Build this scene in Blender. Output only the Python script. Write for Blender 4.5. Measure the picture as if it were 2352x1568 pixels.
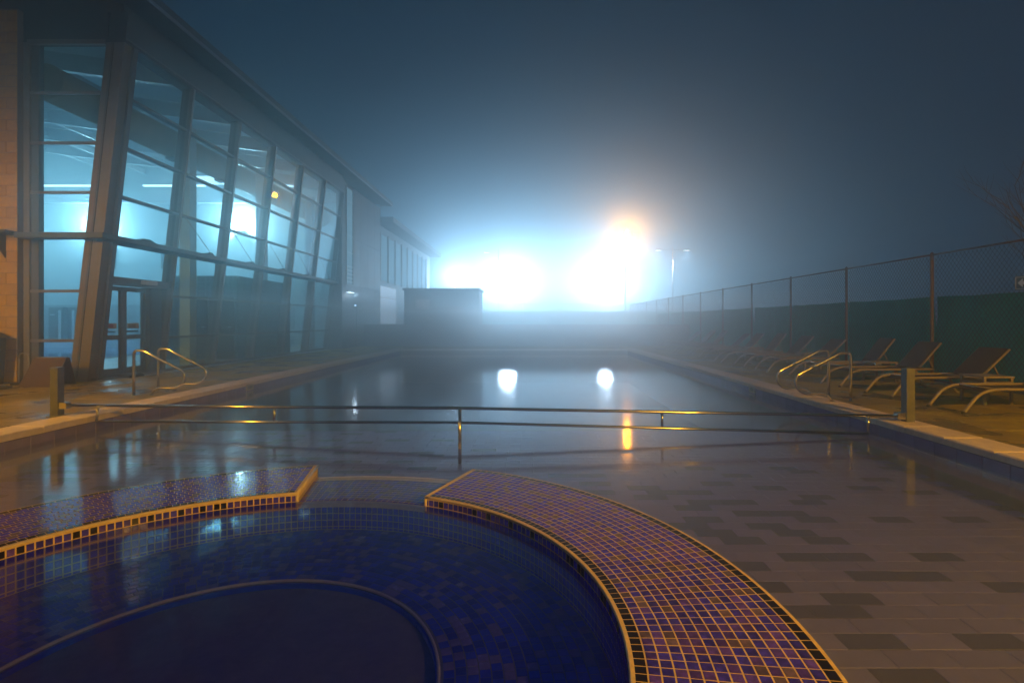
import bpy, bmesh, math, random
from mathutils import Vector, Matrix
random.seed(7)
R = math.radians
for o in list(bpy.data.objects):
    bpy.data.objects.remove(o)
S = bpy.context.scene
C = S.collection
PI = math.pi

# ------------------------------------------------------------------ camera
HC = 1.25                      # eye height above the pool deck
cd = bpy.data.cameras.new('camera')
cam = bpy.data.objects.new('camera', cd); C.objects.link(cam)
cam.location = (0, 0, HC); cam.rotation_euler = (R(90), 0, 0)
cd.sensor_width = 36; cd.lens = 1200 / 2352 * 36
cd.shift_x = -39 / 2352; cd.shift_y = -46 / 2352
cd.clip_start = 0.05; cd.clip_end = 600
S.camera = cam
# ------------------------------------------------------------------ world
HAZE = 0.028
W = bpy.data.worlds.new('World'); S.world = W; W.use_nodes = True
bg = W.node_tree.nodes['Background']
bg.inputs['Color'].default_value = (0.13, 0.48, 1.0, 1)
bg.inputs['Strength'].default_value = 0.040
S.view_settings.view_transform = 'Standard'; S.view_settings.look = 'None'
S.view_settings.exposure = 0; S.view_settings.gamma = 1
S.view_settings.use_curve_mapping = False
S.render.engine = 'CYCLES'
cy = S.cycles
cy.use_denoising = True
try:
    cy.denoiser = 'OPENIMAGEDENOISE'
except Exception:
    pass
cy.max_bounces = 8; cy.diffuse_bounces = 2; cy.glossy_bounces = 3
cy.transmission_bounces = 4; cy.volume_bounces = 2; cy.transparent_max_bounces = 24
cy.sample_clamp_indirect = 6; cy.use_light_tree = True
cy.caustics_reflective = False; cy.caustics_refractive = False

# ------------------------------------------------------------------ materials
def mat(name, col, rough=.6, metal=0., var=0., scale=6., bump=0., bscale=40., spec=None, rand=0.,
        emit=None, estr=0., stretch=None, coat=0., wet=0.):
    m = bpy.data.materials.new(name); m.use_nodes = True
    nt = m.node_tree; b = nt.nodes['Principled BSDF']
    b.inputs['Roughness'].default_value = rough; b.inputs['Metallic'].default_value = metal
    if spec is not None: b.inputs['Specular IOR Level'].default_value = spec
    if coat: b.inputs['Coat Weight'].default_value = coat
    c = (*col, 1)
    b.inputs['Base Color'].default_value = c
    tc = nt.nodes.new('ShaderNodeTexCoord')
    src = tc.outputs['Object']
    if stretch:
        mp = nt.nodes.new('ShaderNodeMapping'); mp.inputs['Scale'].default_value = stretch
        nt.links.new(src, mp.inputs['Vector']); src = mp.outputs['Vector']
    if var or rand:
        n = nt.nodes.new('ShaderNodeTexNoise'); n.inputs['Scale'].default_value = scale
        n.inputs['Detail'].default_value = 8; n.inputs['Roughness'].default_value = .65
        nt.links.new(src, n.inputs['Vector'])
        mr = nt.nodes.new('ShaderNodeMapRange')
        mr.inputs['From Min'].default_value = .3; mr.inputs['From Max'].default_value = .7
        mr.inputs['To Min'].default_value = 1 - var; mr.inputs['To Max'].default_value = 1 + var
        nt.links.new(n.outputs['Fac'], mr.inputs['Value'])
        v = mr.outputs['Result']
        if rand:
            oi = nt.nodes.new('ShaderNodeObjectInfo')
            m2 = nt.nodes.new('ShaderNodeMapRange')
            m2.inputs['To Min'].default_value = 1 - rand; m2.inputs['To Max'].default_value = 1 + rand
            nt.links.new(oi.outputs['Random'], m2.inputs['Value'])
            mu = nt.nodes.new('ShaderNodeMath'); mu.operation = 'MULTIPLY'
            nt.links.new(v, mu.inputs[0]); nt.links.new(m2.outputs['Result'], mu.inputs[1]); v = mu.outputs[0]
        vm = nt.nodes.new('ShaderNodeVectorMath'); vm.operation = 'SCALE'
        vm.inputs[0].default_value = col
        nt.links.new(v, vm.inputs['Scale'])
        nt.links.new(vm.outputs[0], b.inputs['Base Color'])
        r2 = nt.nodes.new('ShaderNodeMapRange')
        r2.inputs['From Min'].default_value = .3; r2.inputs['From Max'].default_value = .7
        r2.inputs['To Min'].default_value = max(.02, rough - .2 * rough); r2.inputs['To Max'].default_value = min(1, rough + .2 * rough)
        nt.links.new(n.outputs['Fac'], r2.inputs['Value']); nt.links.new(r2.outputs['Result'], b.inputs['Roughness'])
    if wet:       # damp patches: smoother, a little darker, in world space so that they run across pieces
        ge = nt.nodes.new('ShaderNodeNewGeometry')
        nw = nt.nodes.new('ShaderNodeTexNoise'); nw.inputs['Scale'].default_value = 1.1; nw.inputs['Detail'].default_value = 5
        nt.links.new(ge.outputs['Position'], nw.inputs['Vector'])
        rw = nt.nodes.new('ShaderNodeMapRange'); rw.inputs['From Min'].default_value = .47; rw.inputs['From Max'].default_value = .60
        nt.links.new(nw.outputs['Fac'], rw.inputs['Value'])
        mxr = nt.nodes.new('ShaderNodeMix'); mxr.inputs[3].default_value = wet
        nt.links.new(rw.outputs['Result'], mxr.inputs[0])
        nt.links.new(b.inputs['Roughness'].links[0].from_socket, mxr.inputs[2]); nt.links.new(mxr.outputs[0], b.inputs['Roughness'])
        dk = nt.nodes.new('ShaderNodeMapRange'); dk.inputs['To Min'].default_value = 1; dk.inputs['To Max'].default_value = .62
        nt.links.new(rw.outputs['Result'], dk.inputs['Value'])
        v2 = nt.nodes.new('ShaderNodeVectorMath'); v2.operation = 'SCALE'
        nt.links.new(b.inputs['Base Color'].links[0].from_socket, v2.inputs[0]); nt.links.new(dk.outputs['Result'], v2.inputs['Scale'])
        nt.links.new(v2.outputs[0], b.inputs['Base Color'])
    if bump:
        nb = nt.nodes.new('ShaderNodeTexNoise'); nb.inputs['Scale'].default_value = bscale; nb.inputs['Detail'].default_value = 6
        nt.links.new(src, nb.inputs['Vector'])
        bp = nt.nodes.new('ShaderNodeBump'); bp.inputs['Strength'].default_value = bump; bp.inputs['Distance'].default_value = .01
        nt.links.new(nb.outputs['Fac'], bp.inputs['Height']); nt.links.new(bp.outputs['Normal'], b.inputs['Normal'])
    if emit:
        b.inputs['Emission Color'].default_value = (*emit, 1); b.inputs['Emission Strength'].default_value = estr
    return m

def surf(name, tint, ior, rough, gloss=(1, 1, 1), bump=0., bscale=3., extra=0., murk=None, mf=0.):
    """clear surface: what lies behind it shows through, reflections by Fresnel"""
    m = bpy.data.materials.new(name); m.use_nodes = True
    nt = m.node_tree; nt.nodes.remove(nt.nodes['Principled BSDF'])
    out = nt.nodes['Material Output']
    tr = nt.nodes.new('ShaderNodeBsdfTransparent'); tr.inputs['Color'].default_value = (*tint, 1)
    gl = nt.nodes.new('ShaderNodeBsdfGlossy'); gl.inputs['Roughness'].default_value = rough
    gl.inputs['Color'].default_value = (*gloss, 1)
    fr = nt.nodes.new('ShaderNodeFresnel')
    # thin sheet: the same reflectance seen from either side
    ge = nt.nodes.new('ShaderNodeNewGeometry'); mi = nt.nodes.new('ShaderNodeMapRange')
    mi.inputs['To Min'].default_value = ior; mi.inputs['To Max'].default_value = 1 / ior
    nt.links.new(ge.outputs['Backfacing'], mi.inputs['Value']); nt.links.new(mi.outputs['Result'], fr.inputs['IOR'])
    mx = nt.nodes.new('ShaderNodeMixShader')
    f = fr.outputs[0]
    if extra:
        a = nt.nodes.new('ShaderNodeMath'); a.operation = 'ADD'; a.use_clamp = True; a.inputs[1].default_value = extra
        nt.links.new(f, a.inputs[0]); f = a.outputs[0]
    body = tr.outputs[0]
    if murk:      # light scattered back by the water itself
        df = nt.nodes.new('ShaderNodeBsdfDiffuse'); df.inputs['Color'].default_value = (*murk, 1)
        m3 = nt.nodes.new('ShaderNodeMixShader'); m3.inputs[0].default_value = mf
        nt.links.new(body, m3.inputs[1]); nt.links.new(df.outputs[0], m3.inputs[2]); body = m3.outputs[0]
    nt.links.new(f, mx.inputs[0]); nt.links.new(body, mx.inputs[1]); nt.links.new(gl.outputs[0], mx.inputs[2])
    nt.links.new(mx.outputs[0], out.inputs['Surface'])
    if bump:
        tc = nt.nodes.new('ShaderNodeTexCoord')
        nb = nt.nodes.new('ShaderNodeTexNoise'); nb.inputs['Scale'].default_value = bscale; nb.inputs['Detail'].default_value = 3
        nt.links.new(tc.outputs['Object'], nb.inputs['Vector'])
        bp = nt.nodes.new('ShaderNodeBump'); bp.inputs['Strength'].default_value = bump; bp.inputs['Distance'].default_value = .01
        nt.links.new(nb.outputs['Fac'], bp.inputs['Height'])
        nt.links.new(bp.outputs['Normal'], gl.inputs['Normal']); nt.links.new(bp.outputs['Normal'], fr.inputs['Normal'])
    return m

def glow(name, col, s):
    m = bpy.data.materials.new(name); m.use_nodes = True
    nt = m.node_tree; nt.nodes.remove(nt.nodes['Principled BSDF'])
    e = nt.nodes.new('ShaderNodeEmission'); e.inputs['Color'].default_value = (*col, 1); e.inputs['Strength'].default_value = s
    nt.links.new(e.outputs[0], nt.nodes['Material Output'].inputs['Surface'])
    return m

M = {}
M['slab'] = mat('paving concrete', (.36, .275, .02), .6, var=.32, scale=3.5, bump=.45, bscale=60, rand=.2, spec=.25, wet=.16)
M['joint'] = mat('sand joint', (.05, .042, .03), .9, var=.3, scale=20)
M['coping'] = mat('coping stone', (.80, .68, .60), .6, var=.14, scale=9, bump=.3, bscale=70, rand=.07)
M['walltile'] = mat('glazed mauve wall tile', (.26, .22, .46), .22, var=.12, scale=4, rand=.12)
M['floortile'] = mat('grey floor tile', (.195, .18, .60), .45, var=.16, scale=6, rand=.09)
M['darktile'] = mat('charcoal floor tile', (.05, .044, .16), .45, var=.18, scale=6, rand=.15)
M['poolgrout'] = mat('pool grout', (.19, .165, .15), .8, var=.3, scale=14)
M['deepbasin'] = mat('deep pool lining', (.07, .09, .17), .5, var=.2, scale=2)
M['mosaic_a'] = mat('glass mosaic indigo', (.05, .038, .75), .11, var=.45, scale=30, rand=.3)
M['mosaic_b'] = mat('glass mosaic violet', (.10, .055, .62), .11, var=.45, scale=30, rand=.3)
M['mosaic_c'] = mat('glass mosaic mauve', (.15, .11, .24), .11, var=.35, scale=30, rand=.3)
M['mosaic_d'] = mat('glass mosaic border', (.016, .012, .014), .07, var=.4, scale=30, rand=.3)
M['grout'] = mat('cream mosaic grout', (.78, .60, .30), .7, var=.18, scale=25, bump=.2, bscale=120)
M['trim'] = mat('cream edge trim', (.74, .62, .42), .45, var=.12, scale=14)
M['bench_a'] = mat('bench mosaic blue', (.03, .05, .75), .2, var=.3, scale=9)
M['bench_b'] = mat('bench mosaic deep blue', (.015, .02, .45), .2, var=.3, scale=9)
M['bench_c'] = mat('bench mosaic mauve', (.26, .19, .45), .25, var=.3, scale=9)
M['well'] = mat('well lining navy', (.0, .02, .8), .3, var=.4, scale=3)
M['water'] = surf('pool water', (.84, .86, .93), 1.38, .10, bump=.02, bscale=1.2, murk=(.30, .37, .85), mf=.20)
M['tubwater'] = surf('tub water', (.42, .48, 1.0), 1.33, .05, bump=.08, bscale=2.2, murk=(.0, .02, 1.0), mf=.22)
M['inwater'] = mat('indoor pool water', (.03, .16, .48), .06)
M['glass'] = surf('window glass', (.80, .90, .93), 1.5, .0)
M['frame'] = mat('grey brown window frame', (.115, .105, .10), .45, metal=.2, var=.15, scale=5)
M['framelite'] = mat('pale window frame', (.20, .18, .165), .45, metal=.2, var=.15, scale=5)
M['panel'] = mat('dark cladding', (.075, .085, .095), .55, var=.15, scale=3)
M['soffit'] = mat('soffit board', (.040, .036, .034), .6, var=.15, scale=3)
M['roofedge'] = mat('aluminium roof edge', (.30, .31, .33), .4, metal=.6, var=.1, scale=4)
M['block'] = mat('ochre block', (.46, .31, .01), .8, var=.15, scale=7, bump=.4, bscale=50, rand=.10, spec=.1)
M['mortar'] = mat('mortar', (.19, .15, .09), .9, var=.2, scale=20)
M['inwall'] = mat('pale pool hall wall', (.62, .70, .70), .6, var=.06, scale=2)
M['inlow'] = mat('grey pool hall dado', (.30, .36, .38), .5, var=.1, scale=2)
M['infloor'] = mat('pale pool hall floor', (.45, .50, .52), .35, var=.12, scale=4)
M['beam'] = mat('white steel beam', (.60, .64, .66), .4, var=.08, scale=3)
M['duct'] = mat('beige air duct', (.42, .36, .24), .5, var=.12, scale=3)
M['bluetile'] = mat('dark blue tile wall', (.05, .10, .17), .3, var=.15, scale=8)
M['paleline'] = mat('pale tile joint', (.35, .42, .45), .6, var=.1, scale=9)
M['locker'] = mat('black cabinet', (.02, .022, .03), .35, var=.2, scale=5)
M['white'] = mat('white enamel', (.74, .75, .76), .35, var=.06, scale=6)
M['steel'] = mat('polished stainless steel', (.62, .60, .57), .17, metal=1, var=.08, scale=18)
M['post'] = mat('galvanised post', (.17, .18, .20), .45, metal=.6, var=.18, scale=14)
M['fencepost'] = mat('rust brown fence post', (.13, .085, .055), .6, metal=.2, var=.3, scale=9)
M['wire'] = mat('green coated wire', (.03, .035, .03), .5, var=.2, scale=8)
M['screen'] = mat('green windbreak fabric', (.05, .50, .38), .85, var=.35, scale=7, bump=.6, bscale=24)
_nt = M['screen'].node_tree; _b = _nt.nodes['Principled BSDF']
_t = _nt.nodes.new('ShaderNodeBsdfTranslucent'); _t.inputs['Color'].default_value = (.08, .60, .48, 1)
_m = _nt.nodes.new('ShaderNodeMixShader'); _m.inputs[0].default_value = .6
_nt.links.new(_b.outputs[0], _m.inputs[1]); _nt.links.new(_t.outputs[0], _m.inputs[2])
_nt.links.new(_m.outputs[0], _nt.nodes['Material Output'].inputs['Surface'])
M['lounge'] = mat('cream lounger tube', (.30, .25, .21), .4, var=.12, scale=12)
M['sling'] = mat('dark brown sling', (.055, .038, .034), .75, var=.25, scale=20, bump=.4, bscale=160)
M['shed'] = mat('dark teal shed cladding', (.06, .10, .105), .6, var=.2, scale=2)
M['farwall'] = mat('rendered boundary wall', (.19, .19, .20), .8, var=.2, scale=3, bump=.3)
M['pale'] = mat('pale render', (.48, .50, .52), .7, var=.12, scale=2)
M['brown'] = mat('brown board', (.085, .046, .02), .6, var=.25, scale=6)
M['bin'] = mat('olive plastic bin', (.085, .075, .035), .5, var=.2, scale=7)
M['rubber'] = mat('black rubber', (.02, .018, .016), .7, var=.2, scale=12)
M['yellow'] = mat('yellow plastic', (.62, .48, .02), .4, var=.1, scale=8)
M['bark'] = mat('grey brown bark', (.17, .12, .075), .85, var=.3, scale=16, bump=.5)
M['pole'] = mat('galvanised lamp pole', (.30, .30, .31), .5, metal=.5, var=.15, scale=5)
M['ground'] = mat('dark tarmac', (.05, .05, .052), .85, var=.25, scale=1.5, bump=.4, bscale=30)
M['turf'] = mat('artificial turf', (.035, .09, .04), .9, var=.3, scale=1.2, bump=.4, bscale=60)
M['signblack'] = mat('black sign plate', (.015, .015, .016), .4, var=.1, scale=9)
M['red'] = mat('red door label', (.30, .06, .05), .5, var=.15, scale=20)
M['olive'] = mat('olive label', (.22, .17, .07), .5, var=.15, scale=20)
M['plate'] = mat('beige inlet plate', (.45, .38, .30), .45, var=.12, scale=20)
M['hose'] = mat('dark hose', (.05, .045, .03), .5, var=.2, scale=9)
M['g_cool'] = glow('cool lamp lens', (.80, .91, 1), 25)
M['g_warm'] = glow('sodium lamp lens', (1, .62, .22), 25)
M['g_in'] = glow('pool hall lamp lens', (.70, .93, 1), 14)
M['g_hall'] = glow('hall fill lamp lens', (.60, .90, 1), 3)
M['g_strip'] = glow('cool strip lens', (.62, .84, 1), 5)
M['g_lit'] = glow('lit window', (.60, .78, 1), .95)
M['g_dim'] = glow('dim lit window', (.36, .66, .86), .38)
M['g_spot'] = glow('small blue indicator', (.35, .6, 1), 8)
M['g_sodwin'] = glow('sodium lens seen from behind', (1, .6, .2), 20)

# ------------------------------------------------------------------ helpers
class MB:
    """collects shapes with material slots, then links them as one mesh object"""
    def __init__(self): self.v = []; self.f = []; self.mi = []; self.sm = []
    def add(self, vs, fs, mi=0, sm=False):
        n = len(self.v); self.v += [tuple(p) for p in vs]
        for f in fs:
            self.f.append([i + n for i in f]); self.mi.append(mi); self.sm.append(sm)
        return self
    def box(self, a, b, mi=0, mx=None):
        x0, y0, z0 = a; x1, y1, z1 = b
        vs = [Vector(p) for p in ((x0,y0,z0),(x1,y0,z0),(x1,y1,z0),(x0,y1,z0),(x0,y0,z1),(x1,y0,z1),(x1,y1,z1),(x0,y1,z1))]
        if mx is not None: vs = [mx @ p for p in vs]
        return self.add(vs, [(3,2,1,0),(4,5,6,7),(0,1,5,4),(1,2,6,5),(2,3,7,6),(3,0,4,7)], mi)
    def hexa(self, p, mi=0):   # 8 corners: bottom ring then top ring
        return self.add(p, [(3,2,1,0),(4,5,6,7),(0,1,5,4),(1,2,6,5),(2,3,7,6),(3,0,4,7)], mi)
    def slab(self, x0, y0, x1, y1, z0, z1, b=.006, mi=0):   # block with a chamfered top
        r = [(x0,y0),(x1,y0),(x1,y1),(x0,y1)]
        q = [(x0+b,y0+b),(x1-b,y0+b),(x1-b,y1-b),(x0+b,y1-b)]
        vs = [(x,y,z0) for x,y in r] + [(x,y,z1-b) for x,y in r] + [(x,y,z1) for x,y in q]
        fs = [(8,9,10,11)]
        for k in (0, 4):
            for i in range(4):
                j = (i+1) % 4; fs.append((k+i, k+j, k+4+j, k+4+i))
        return self.add(vs, fs, mi)
    def tube(self, pts, r, n=10, mi=0, cap=True):
        pts = [Vector(p) for p in pts]; rr = r if isinstance(r, (list, tuple)) else [r] * len(pts)
        t0 = (pts[1] - pts[0]).normalized()
        u = t0.cross(Vector((0,0,1)) if abs(t0.z) < .9 else Vector((1,0,0))).normalized()
        vs = []; fs = []
        for i, p in enumerate(pts):
            a = pts[max(i-1,0)]; b = pts[min(i+1,len(pts)-1)]
            t = (b - a).normalized(); u = (u - t * u.dot(t)).normalized(); w = t.cross(u)
            for k in range(n):
                an = 2*PI*k/n; vs.append(p + (u*math.cos(an) + w*math.sin(an)) * rr[i])
        for i in range(len(pts)-1):
            for k in range(n):
                a = i*n+k; b = i*n+(k+1)%n; fs.append((a, b, b+n, a+n))
        self.add(vs, fs, mi, True)
        if cap:
            m = len(self.v) - len(vs)
            self.f.append([m+k for k in range(n)][::-1]); self.mi.append(mi); self.sm.append(False)
            e = m + (len(pts)-1)*n
            self.f.append([e+k for k in range(n)]); self.mi.append(mi); self.sm.append(False)
        return self
    def arc(self, cx, cy, r0, r1, z0, z1, a0, a1, n, mi=0):  # solid ring sector
        for i in range(n):
            p = a0+(a1-a0)*i/n; q = a0+(a1-a0)*(i+1)/n
            def P(r,a,z): return (cx+r*math.cos(a), cy+r*math.sin(a), z)
            vs = [P(r0,p,z0),P(r1,p,z0),P(r1,q,z0),P(r0,q,z0),P(r0,p,z1),P(r1,p,z1),P(r1,q,z1),P(r0,q,z1)]
            fs = [(3,2,1,0),(4,5,6,7),(1,2,6,5),(3,0,4,7)]
            if i == 0: fs.append((0,1,5,4))
            if i == n-1: fs.append((2,3,7,6))
            self.add(vs, fs, mi)
        return self
    def mesh(self, name, mats):
        me = bpy.data.meshes.new(name); me.from_pydata(self.v, [], self.f)
        for m in (mats if isinstance(mats, (list, tuple)) else [mats]): me.materials.append(m)
        me.polygons.foreach_set('material_index', self.mi)
        me.polygons.foreach_set('use_smooth', self.sm)
        me.update(); return me
    def obj(self, name, mats, parent=None, loc=None):
        o = bpy.data.objects.new(name, self.mesh(name, mats)); C.objects.link(o)
        if parent: o.parent = parent
        if loc: o.location = loc
        return o

def inst(name, me, parent, loc=(0,0,0), rz=0):
    o = bpy.data.objects.new(name, me); C.objects.link(o); o.parent = parent
    o.location = loc; o.rotation_euler = (0, 0, rz); return o
def tag(o, label=None, cat=None, group=None, kind=None):
    if label: o['label'] = label
    if cat: o['category'] = cat
    if group: o['group'] = group
    if kind: o['kind'] = kind
    return o
def empty(name, loc=(0,0,0), rz=0, **k):
    o = bpy.data.objects.new(name, None); C.objects.link(o); o.location = loc; o.rotation_euler = (0,0,rz)
    o.empty_display_size = .2
    return tag(o, **k)
def copy_tree(o, parent=None):
    c = o.copy(); C.objects.link(c); c.parent = parent
    for ch in list(o.children): copy_tree(ch, c)
    return c
def lamp(name, kind, loc, energy, col, parent=None, size=.15, rot=None, spot=None, blend=.5):
    l = bpy.data.lights.new(name, kind); l.energy = energy; l.color = col
    if kind == 'AREA': l.size = size
    else: l.shadow_soft_size = size
    if spot: l.spot_size = R(spot); l.spot_blend = blend
    o = bpy.data.objects.new(name, l); C.objects.link(o); o.location = loc
    if rot: o.rotation_euler = rot
    if parent: o.parent = parent
    return o
def bez(p, n=6):
    """round the corners of a polyline"""
    p = [Vector(q) for q in p]; out = [p[0]]
    for i in range(1, len(p)-1):
        a = (p[i-1] + p[i]) / 2 if i > 1 else p[i-1].lerp(p[i], .5)
        b = (p[i] + p[i+1]) / 2
        for k in range(n+1):
            t = k / n; out.append((1-t)**2 * a + 2*t*(1-t) * p[i] + t*t * b)
    out.append(p[-1]); return out

# ================================================================== GROUND
ZW = -.17                                  # water level
PL, PR = -5.72, 4.42                       # pool edges
PF = 23.4; PN = -1.2                       # far and near pool ends
g = MB()
zg = -.06
g.box((-45, -14, -1.9), (PL-.46, 118, zg)); g.box((PR+.46, -14, -1.9), (45, 118, zg))
g.box((PL-.46, PF+.46, -1.9), (PR+.46, 118, zg)); g.box((PL-.46, -14, -1.9), (PR+.46, PN-.46, zg))
tag(g.obj('ground', M['ground']), kind='structure')
tf = MB(); tf.box((-4, 44.5, -.05), (40, 116, -.03)); tag(tf.obj('sports_pitch', M['turf']), kind='structure')

def deck(name, x0, x1, y0, y1, near):
    d = MB(); d.box((x0, y0, zg+.002), (x1, y1, -.012)); root = tag(d.obj(name, M['joint']), kind='structure')
    s = .6; nx = max(1, round((x1-x0)/s)); w = (x1-x0)/nx
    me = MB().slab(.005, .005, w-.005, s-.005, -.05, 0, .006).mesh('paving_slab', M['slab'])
    far = MB(); y = y0; cells = []
    while y < y1 - .05:
        for i in range(nx): cells.append((x0+i*w, y))
        y += s
    for x, yy in cells:
        if near[0] <= yy < near[1]:
            inst('paving_slab', me, root, (x, yy, random.uniform(-.002, .002)))
        else:
            h = min(s, y1-yy)
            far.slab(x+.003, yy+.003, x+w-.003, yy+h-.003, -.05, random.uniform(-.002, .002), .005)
    f = far.obj('paving_slab', M['slab'], root); f['kind'] = 'stuff'
    return root
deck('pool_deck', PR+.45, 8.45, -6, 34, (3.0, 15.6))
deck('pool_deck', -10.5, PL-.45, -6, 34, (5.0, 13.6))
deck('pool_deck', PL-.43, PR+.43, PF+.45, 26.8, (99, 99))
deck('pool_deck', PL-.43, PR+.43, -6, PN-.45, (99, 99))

# ================================================================== POOL
b = MB()
SH = 8.2                                   # the tiled shallow floor reaches this far
b.box((PL-.44, PN-.44, -1.85), (PL-.012, PF+.44, -.07)); b.box((PR+.012, PN-.44, -1.85), (PR+.44, PF+.44, -.07))
b.box((PL-.012, PF+.012, -1.85), (PR+.012, PF+.44, -.07)); b.box((PL-.012, PN-.44, -1.85), (PR+.012, PN-.012, -.07))
b.box((PL-.012, PN-.012, -1.85), (PR+.012, SH, -.463), 1)
b.box((PL-.012, SH+.002, -1.85), (PR+.012, PF+.012, -1.5), 1)
pool = tag(b.obj('swimming_pool', [M['poolgrout'], M['deepbasin']]), kind='structure')
# shallow floor bed in grout colour
fb = MB(); fb.box((PL-.01, PN, -.4629), (PR+.01, SH, -.458)); fb.obj('floor_bed', M['poolgrout'], pool)
# coping stones
cw = .6
cop = MB().slab(0, .003, .43, cw-.003, -.062, .012, .014).mesh('coping_stone', M['coping'])
y = PN - .44
n = 0
while y < PF + .4:
    inst('coping_stone', cop, pool, (PR, y, random.uniform(-.001, .002)))
    inst('coping_stone', cop, pool, (PL-.43, y, random.uniform(-.001, .002)))
    y += cw
cop2 = MB().slab(.003, 0, .6-.003, .43, -.062, .012, .014).mesh('coping_stone', M['coping'])
x = PL
while x < PR - .3:
    w_ = min(.6, PR - x)
    inst('coping_stone', cop2, pool, (x, PF, 0)); inst('coping_stone', cop2, pool, (x, PN-.43, 0)); x += .6
# waterline wall tiles
wt = MB().slab(.002, .002, .298, .148, 0, .010, .004)
wt.v = [(z, x_, y_) for x_, y_, z in wt.v]          # stands upright: thickness in x, run in y
wtm = wt.mesh('wall_tile', M['walltile'])
stf = MB()
def wall_row(side, z):
    yy = PN
    while yy < PF - .3:
        if z > -.3 and yy < 16:
            if side > 0: inst('wall_tile', wtm, pool, (PR+.012, yy+.3, z), PI)
            else: inst('wall_tile', wtm, pool, (PL-.012, yy, z))
        else:
            if side > 0: stf.box((PR, yy+.002, z+.002), (PR+.011, yy+.298, z+.148))
            else: stf.box((PL-.011, yy+.002, z+.002), (PL, yy+.298, z+.148))
        yy += .3
for sd in (1, -1):
    wall_row(sd, -.215); wall_row(sd, -.365)
o = stf.obj('wall_tile', M['walltile'], pool); o['kind'] = 'stuff'
# floor tiles: half bond; the darker ones lie where they lie
TW, TH, ZF = .322, .1425, -.45
HF = HC - ZF
zm = [(200,487),(310,487),(430,497),(870,462),(1200,452),(1015,487),(935,523),(1350,470),(1790,455),(325,533),(575,538),(450,560),
      (1215,545),(715,563),(845,563),(1660,508),(1605,547),(600,590),(760,632),(885,608),(1020,610),(1300,612),(1410,590),(1920,568),
      (810,687),(825,717),(1080,663),(1225,663),(1135,720),(1410,693),(1720,695),(2030,697),(1005,752),(1045,784),(1330,753),(1535,790),
      (1265,865),(1455,865),(2005,870),(1755,952),(1950,957),(1015,895),(1220,1000),(1680,1055),(1310,1110),(1520,1110),(1650,1245),
      (2330,1000),(2300,1250),(1800,1400)]
dark = set()
OX = .05
def tix(X, Y):
    j = math.floor((Y - 1.0) / TH); off = (j % 2) * TW / 2
    return (math.floor((X - OX - off) / TW), j)
for zx, zy in zm:
    sx = 1250 + zx/1.8816; sy = 900 + zy/1.8816
    px = sx*.9408; py = sy*.9408
    Y = 1200*HF/(py-738); X = (px-1215)/(py-738)*HF
    dark.add(tix(X, Y))
rng = random.Random(3)
TC = (-1.48, 2.29); RI, RO = 1.89, 2.70
tl = MB().slab(.0017, .0017, TW-.0017, TH-.0017, -.01, .008, .002).mesh('floor_tile', M['floortile'])
td = MB().slab(.0017, .0017, TW-.0017, TH-.0017, -.01, .008, .002).mesh('floor_tile', M['darktile'])
cells = []
for j in range(-16, int((SH-1)/TH)):
    for i in range(-20, 16):
        off = (j % 2) * TW / 2
        x0 = OX + off + i*TW; y0 = 1.0 + j*TH
        if x0 < PL or x0+TW > PR or y0 < PN or y0+TH > SH: continue
        cx, cyy = x0+TW/2, y0+TH/2
        if math.hypot(cx-TC[0], cyy-TC[1]) < RO-.22: continue
        dk = (i, j) in dark or (cx < -1.2 and cyy > 4 and rng.random() < .14) or (cx < 0 and rng.random() < .02)
        vis = cyy > 2.05 and -1.06 < cx/cyy < .98
        cells.append((not vis, cyy, x0, y0, dk))
cells.sort()
rest = MB()
for k, (nv, _, x0, y0, dk) in enumerate(cells):
    z = ZF + rng.uniform(-.0015, .0015)
    if k < 300: inst('floor_tile', td if dk else tl, pool, (x0, y0, z - .008))
    else: rest.slab(x0+.0017, y0+.0017, x0+TW-.0017, y0+TH-.0017, z-.018, z, .004, 1 if dk else 0)
o = rest.obj('floor_tile', [M['floortile'], M['darktile']], pool); o['kind'] = 'stuff'
# inlet plates in the side walls
for x, y, s in ((PR, 10.2, -1), (PL, 10.55, 1)):
    q = MB(); q.box((min(x, x+s*.02), y, -.155), (max(x, x+s*.02), y+.26, -.03)); q.obj('inlet_plate', M['plate'], pool)
    q = MB(); q.box((min(x+s*.02, x+s*.026), y+.05, -.125), (max(x+s*.02, x+s*.026), y+.21, -.06)); q.obj('inlet_slot', M['farwall'], pool)
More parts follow.
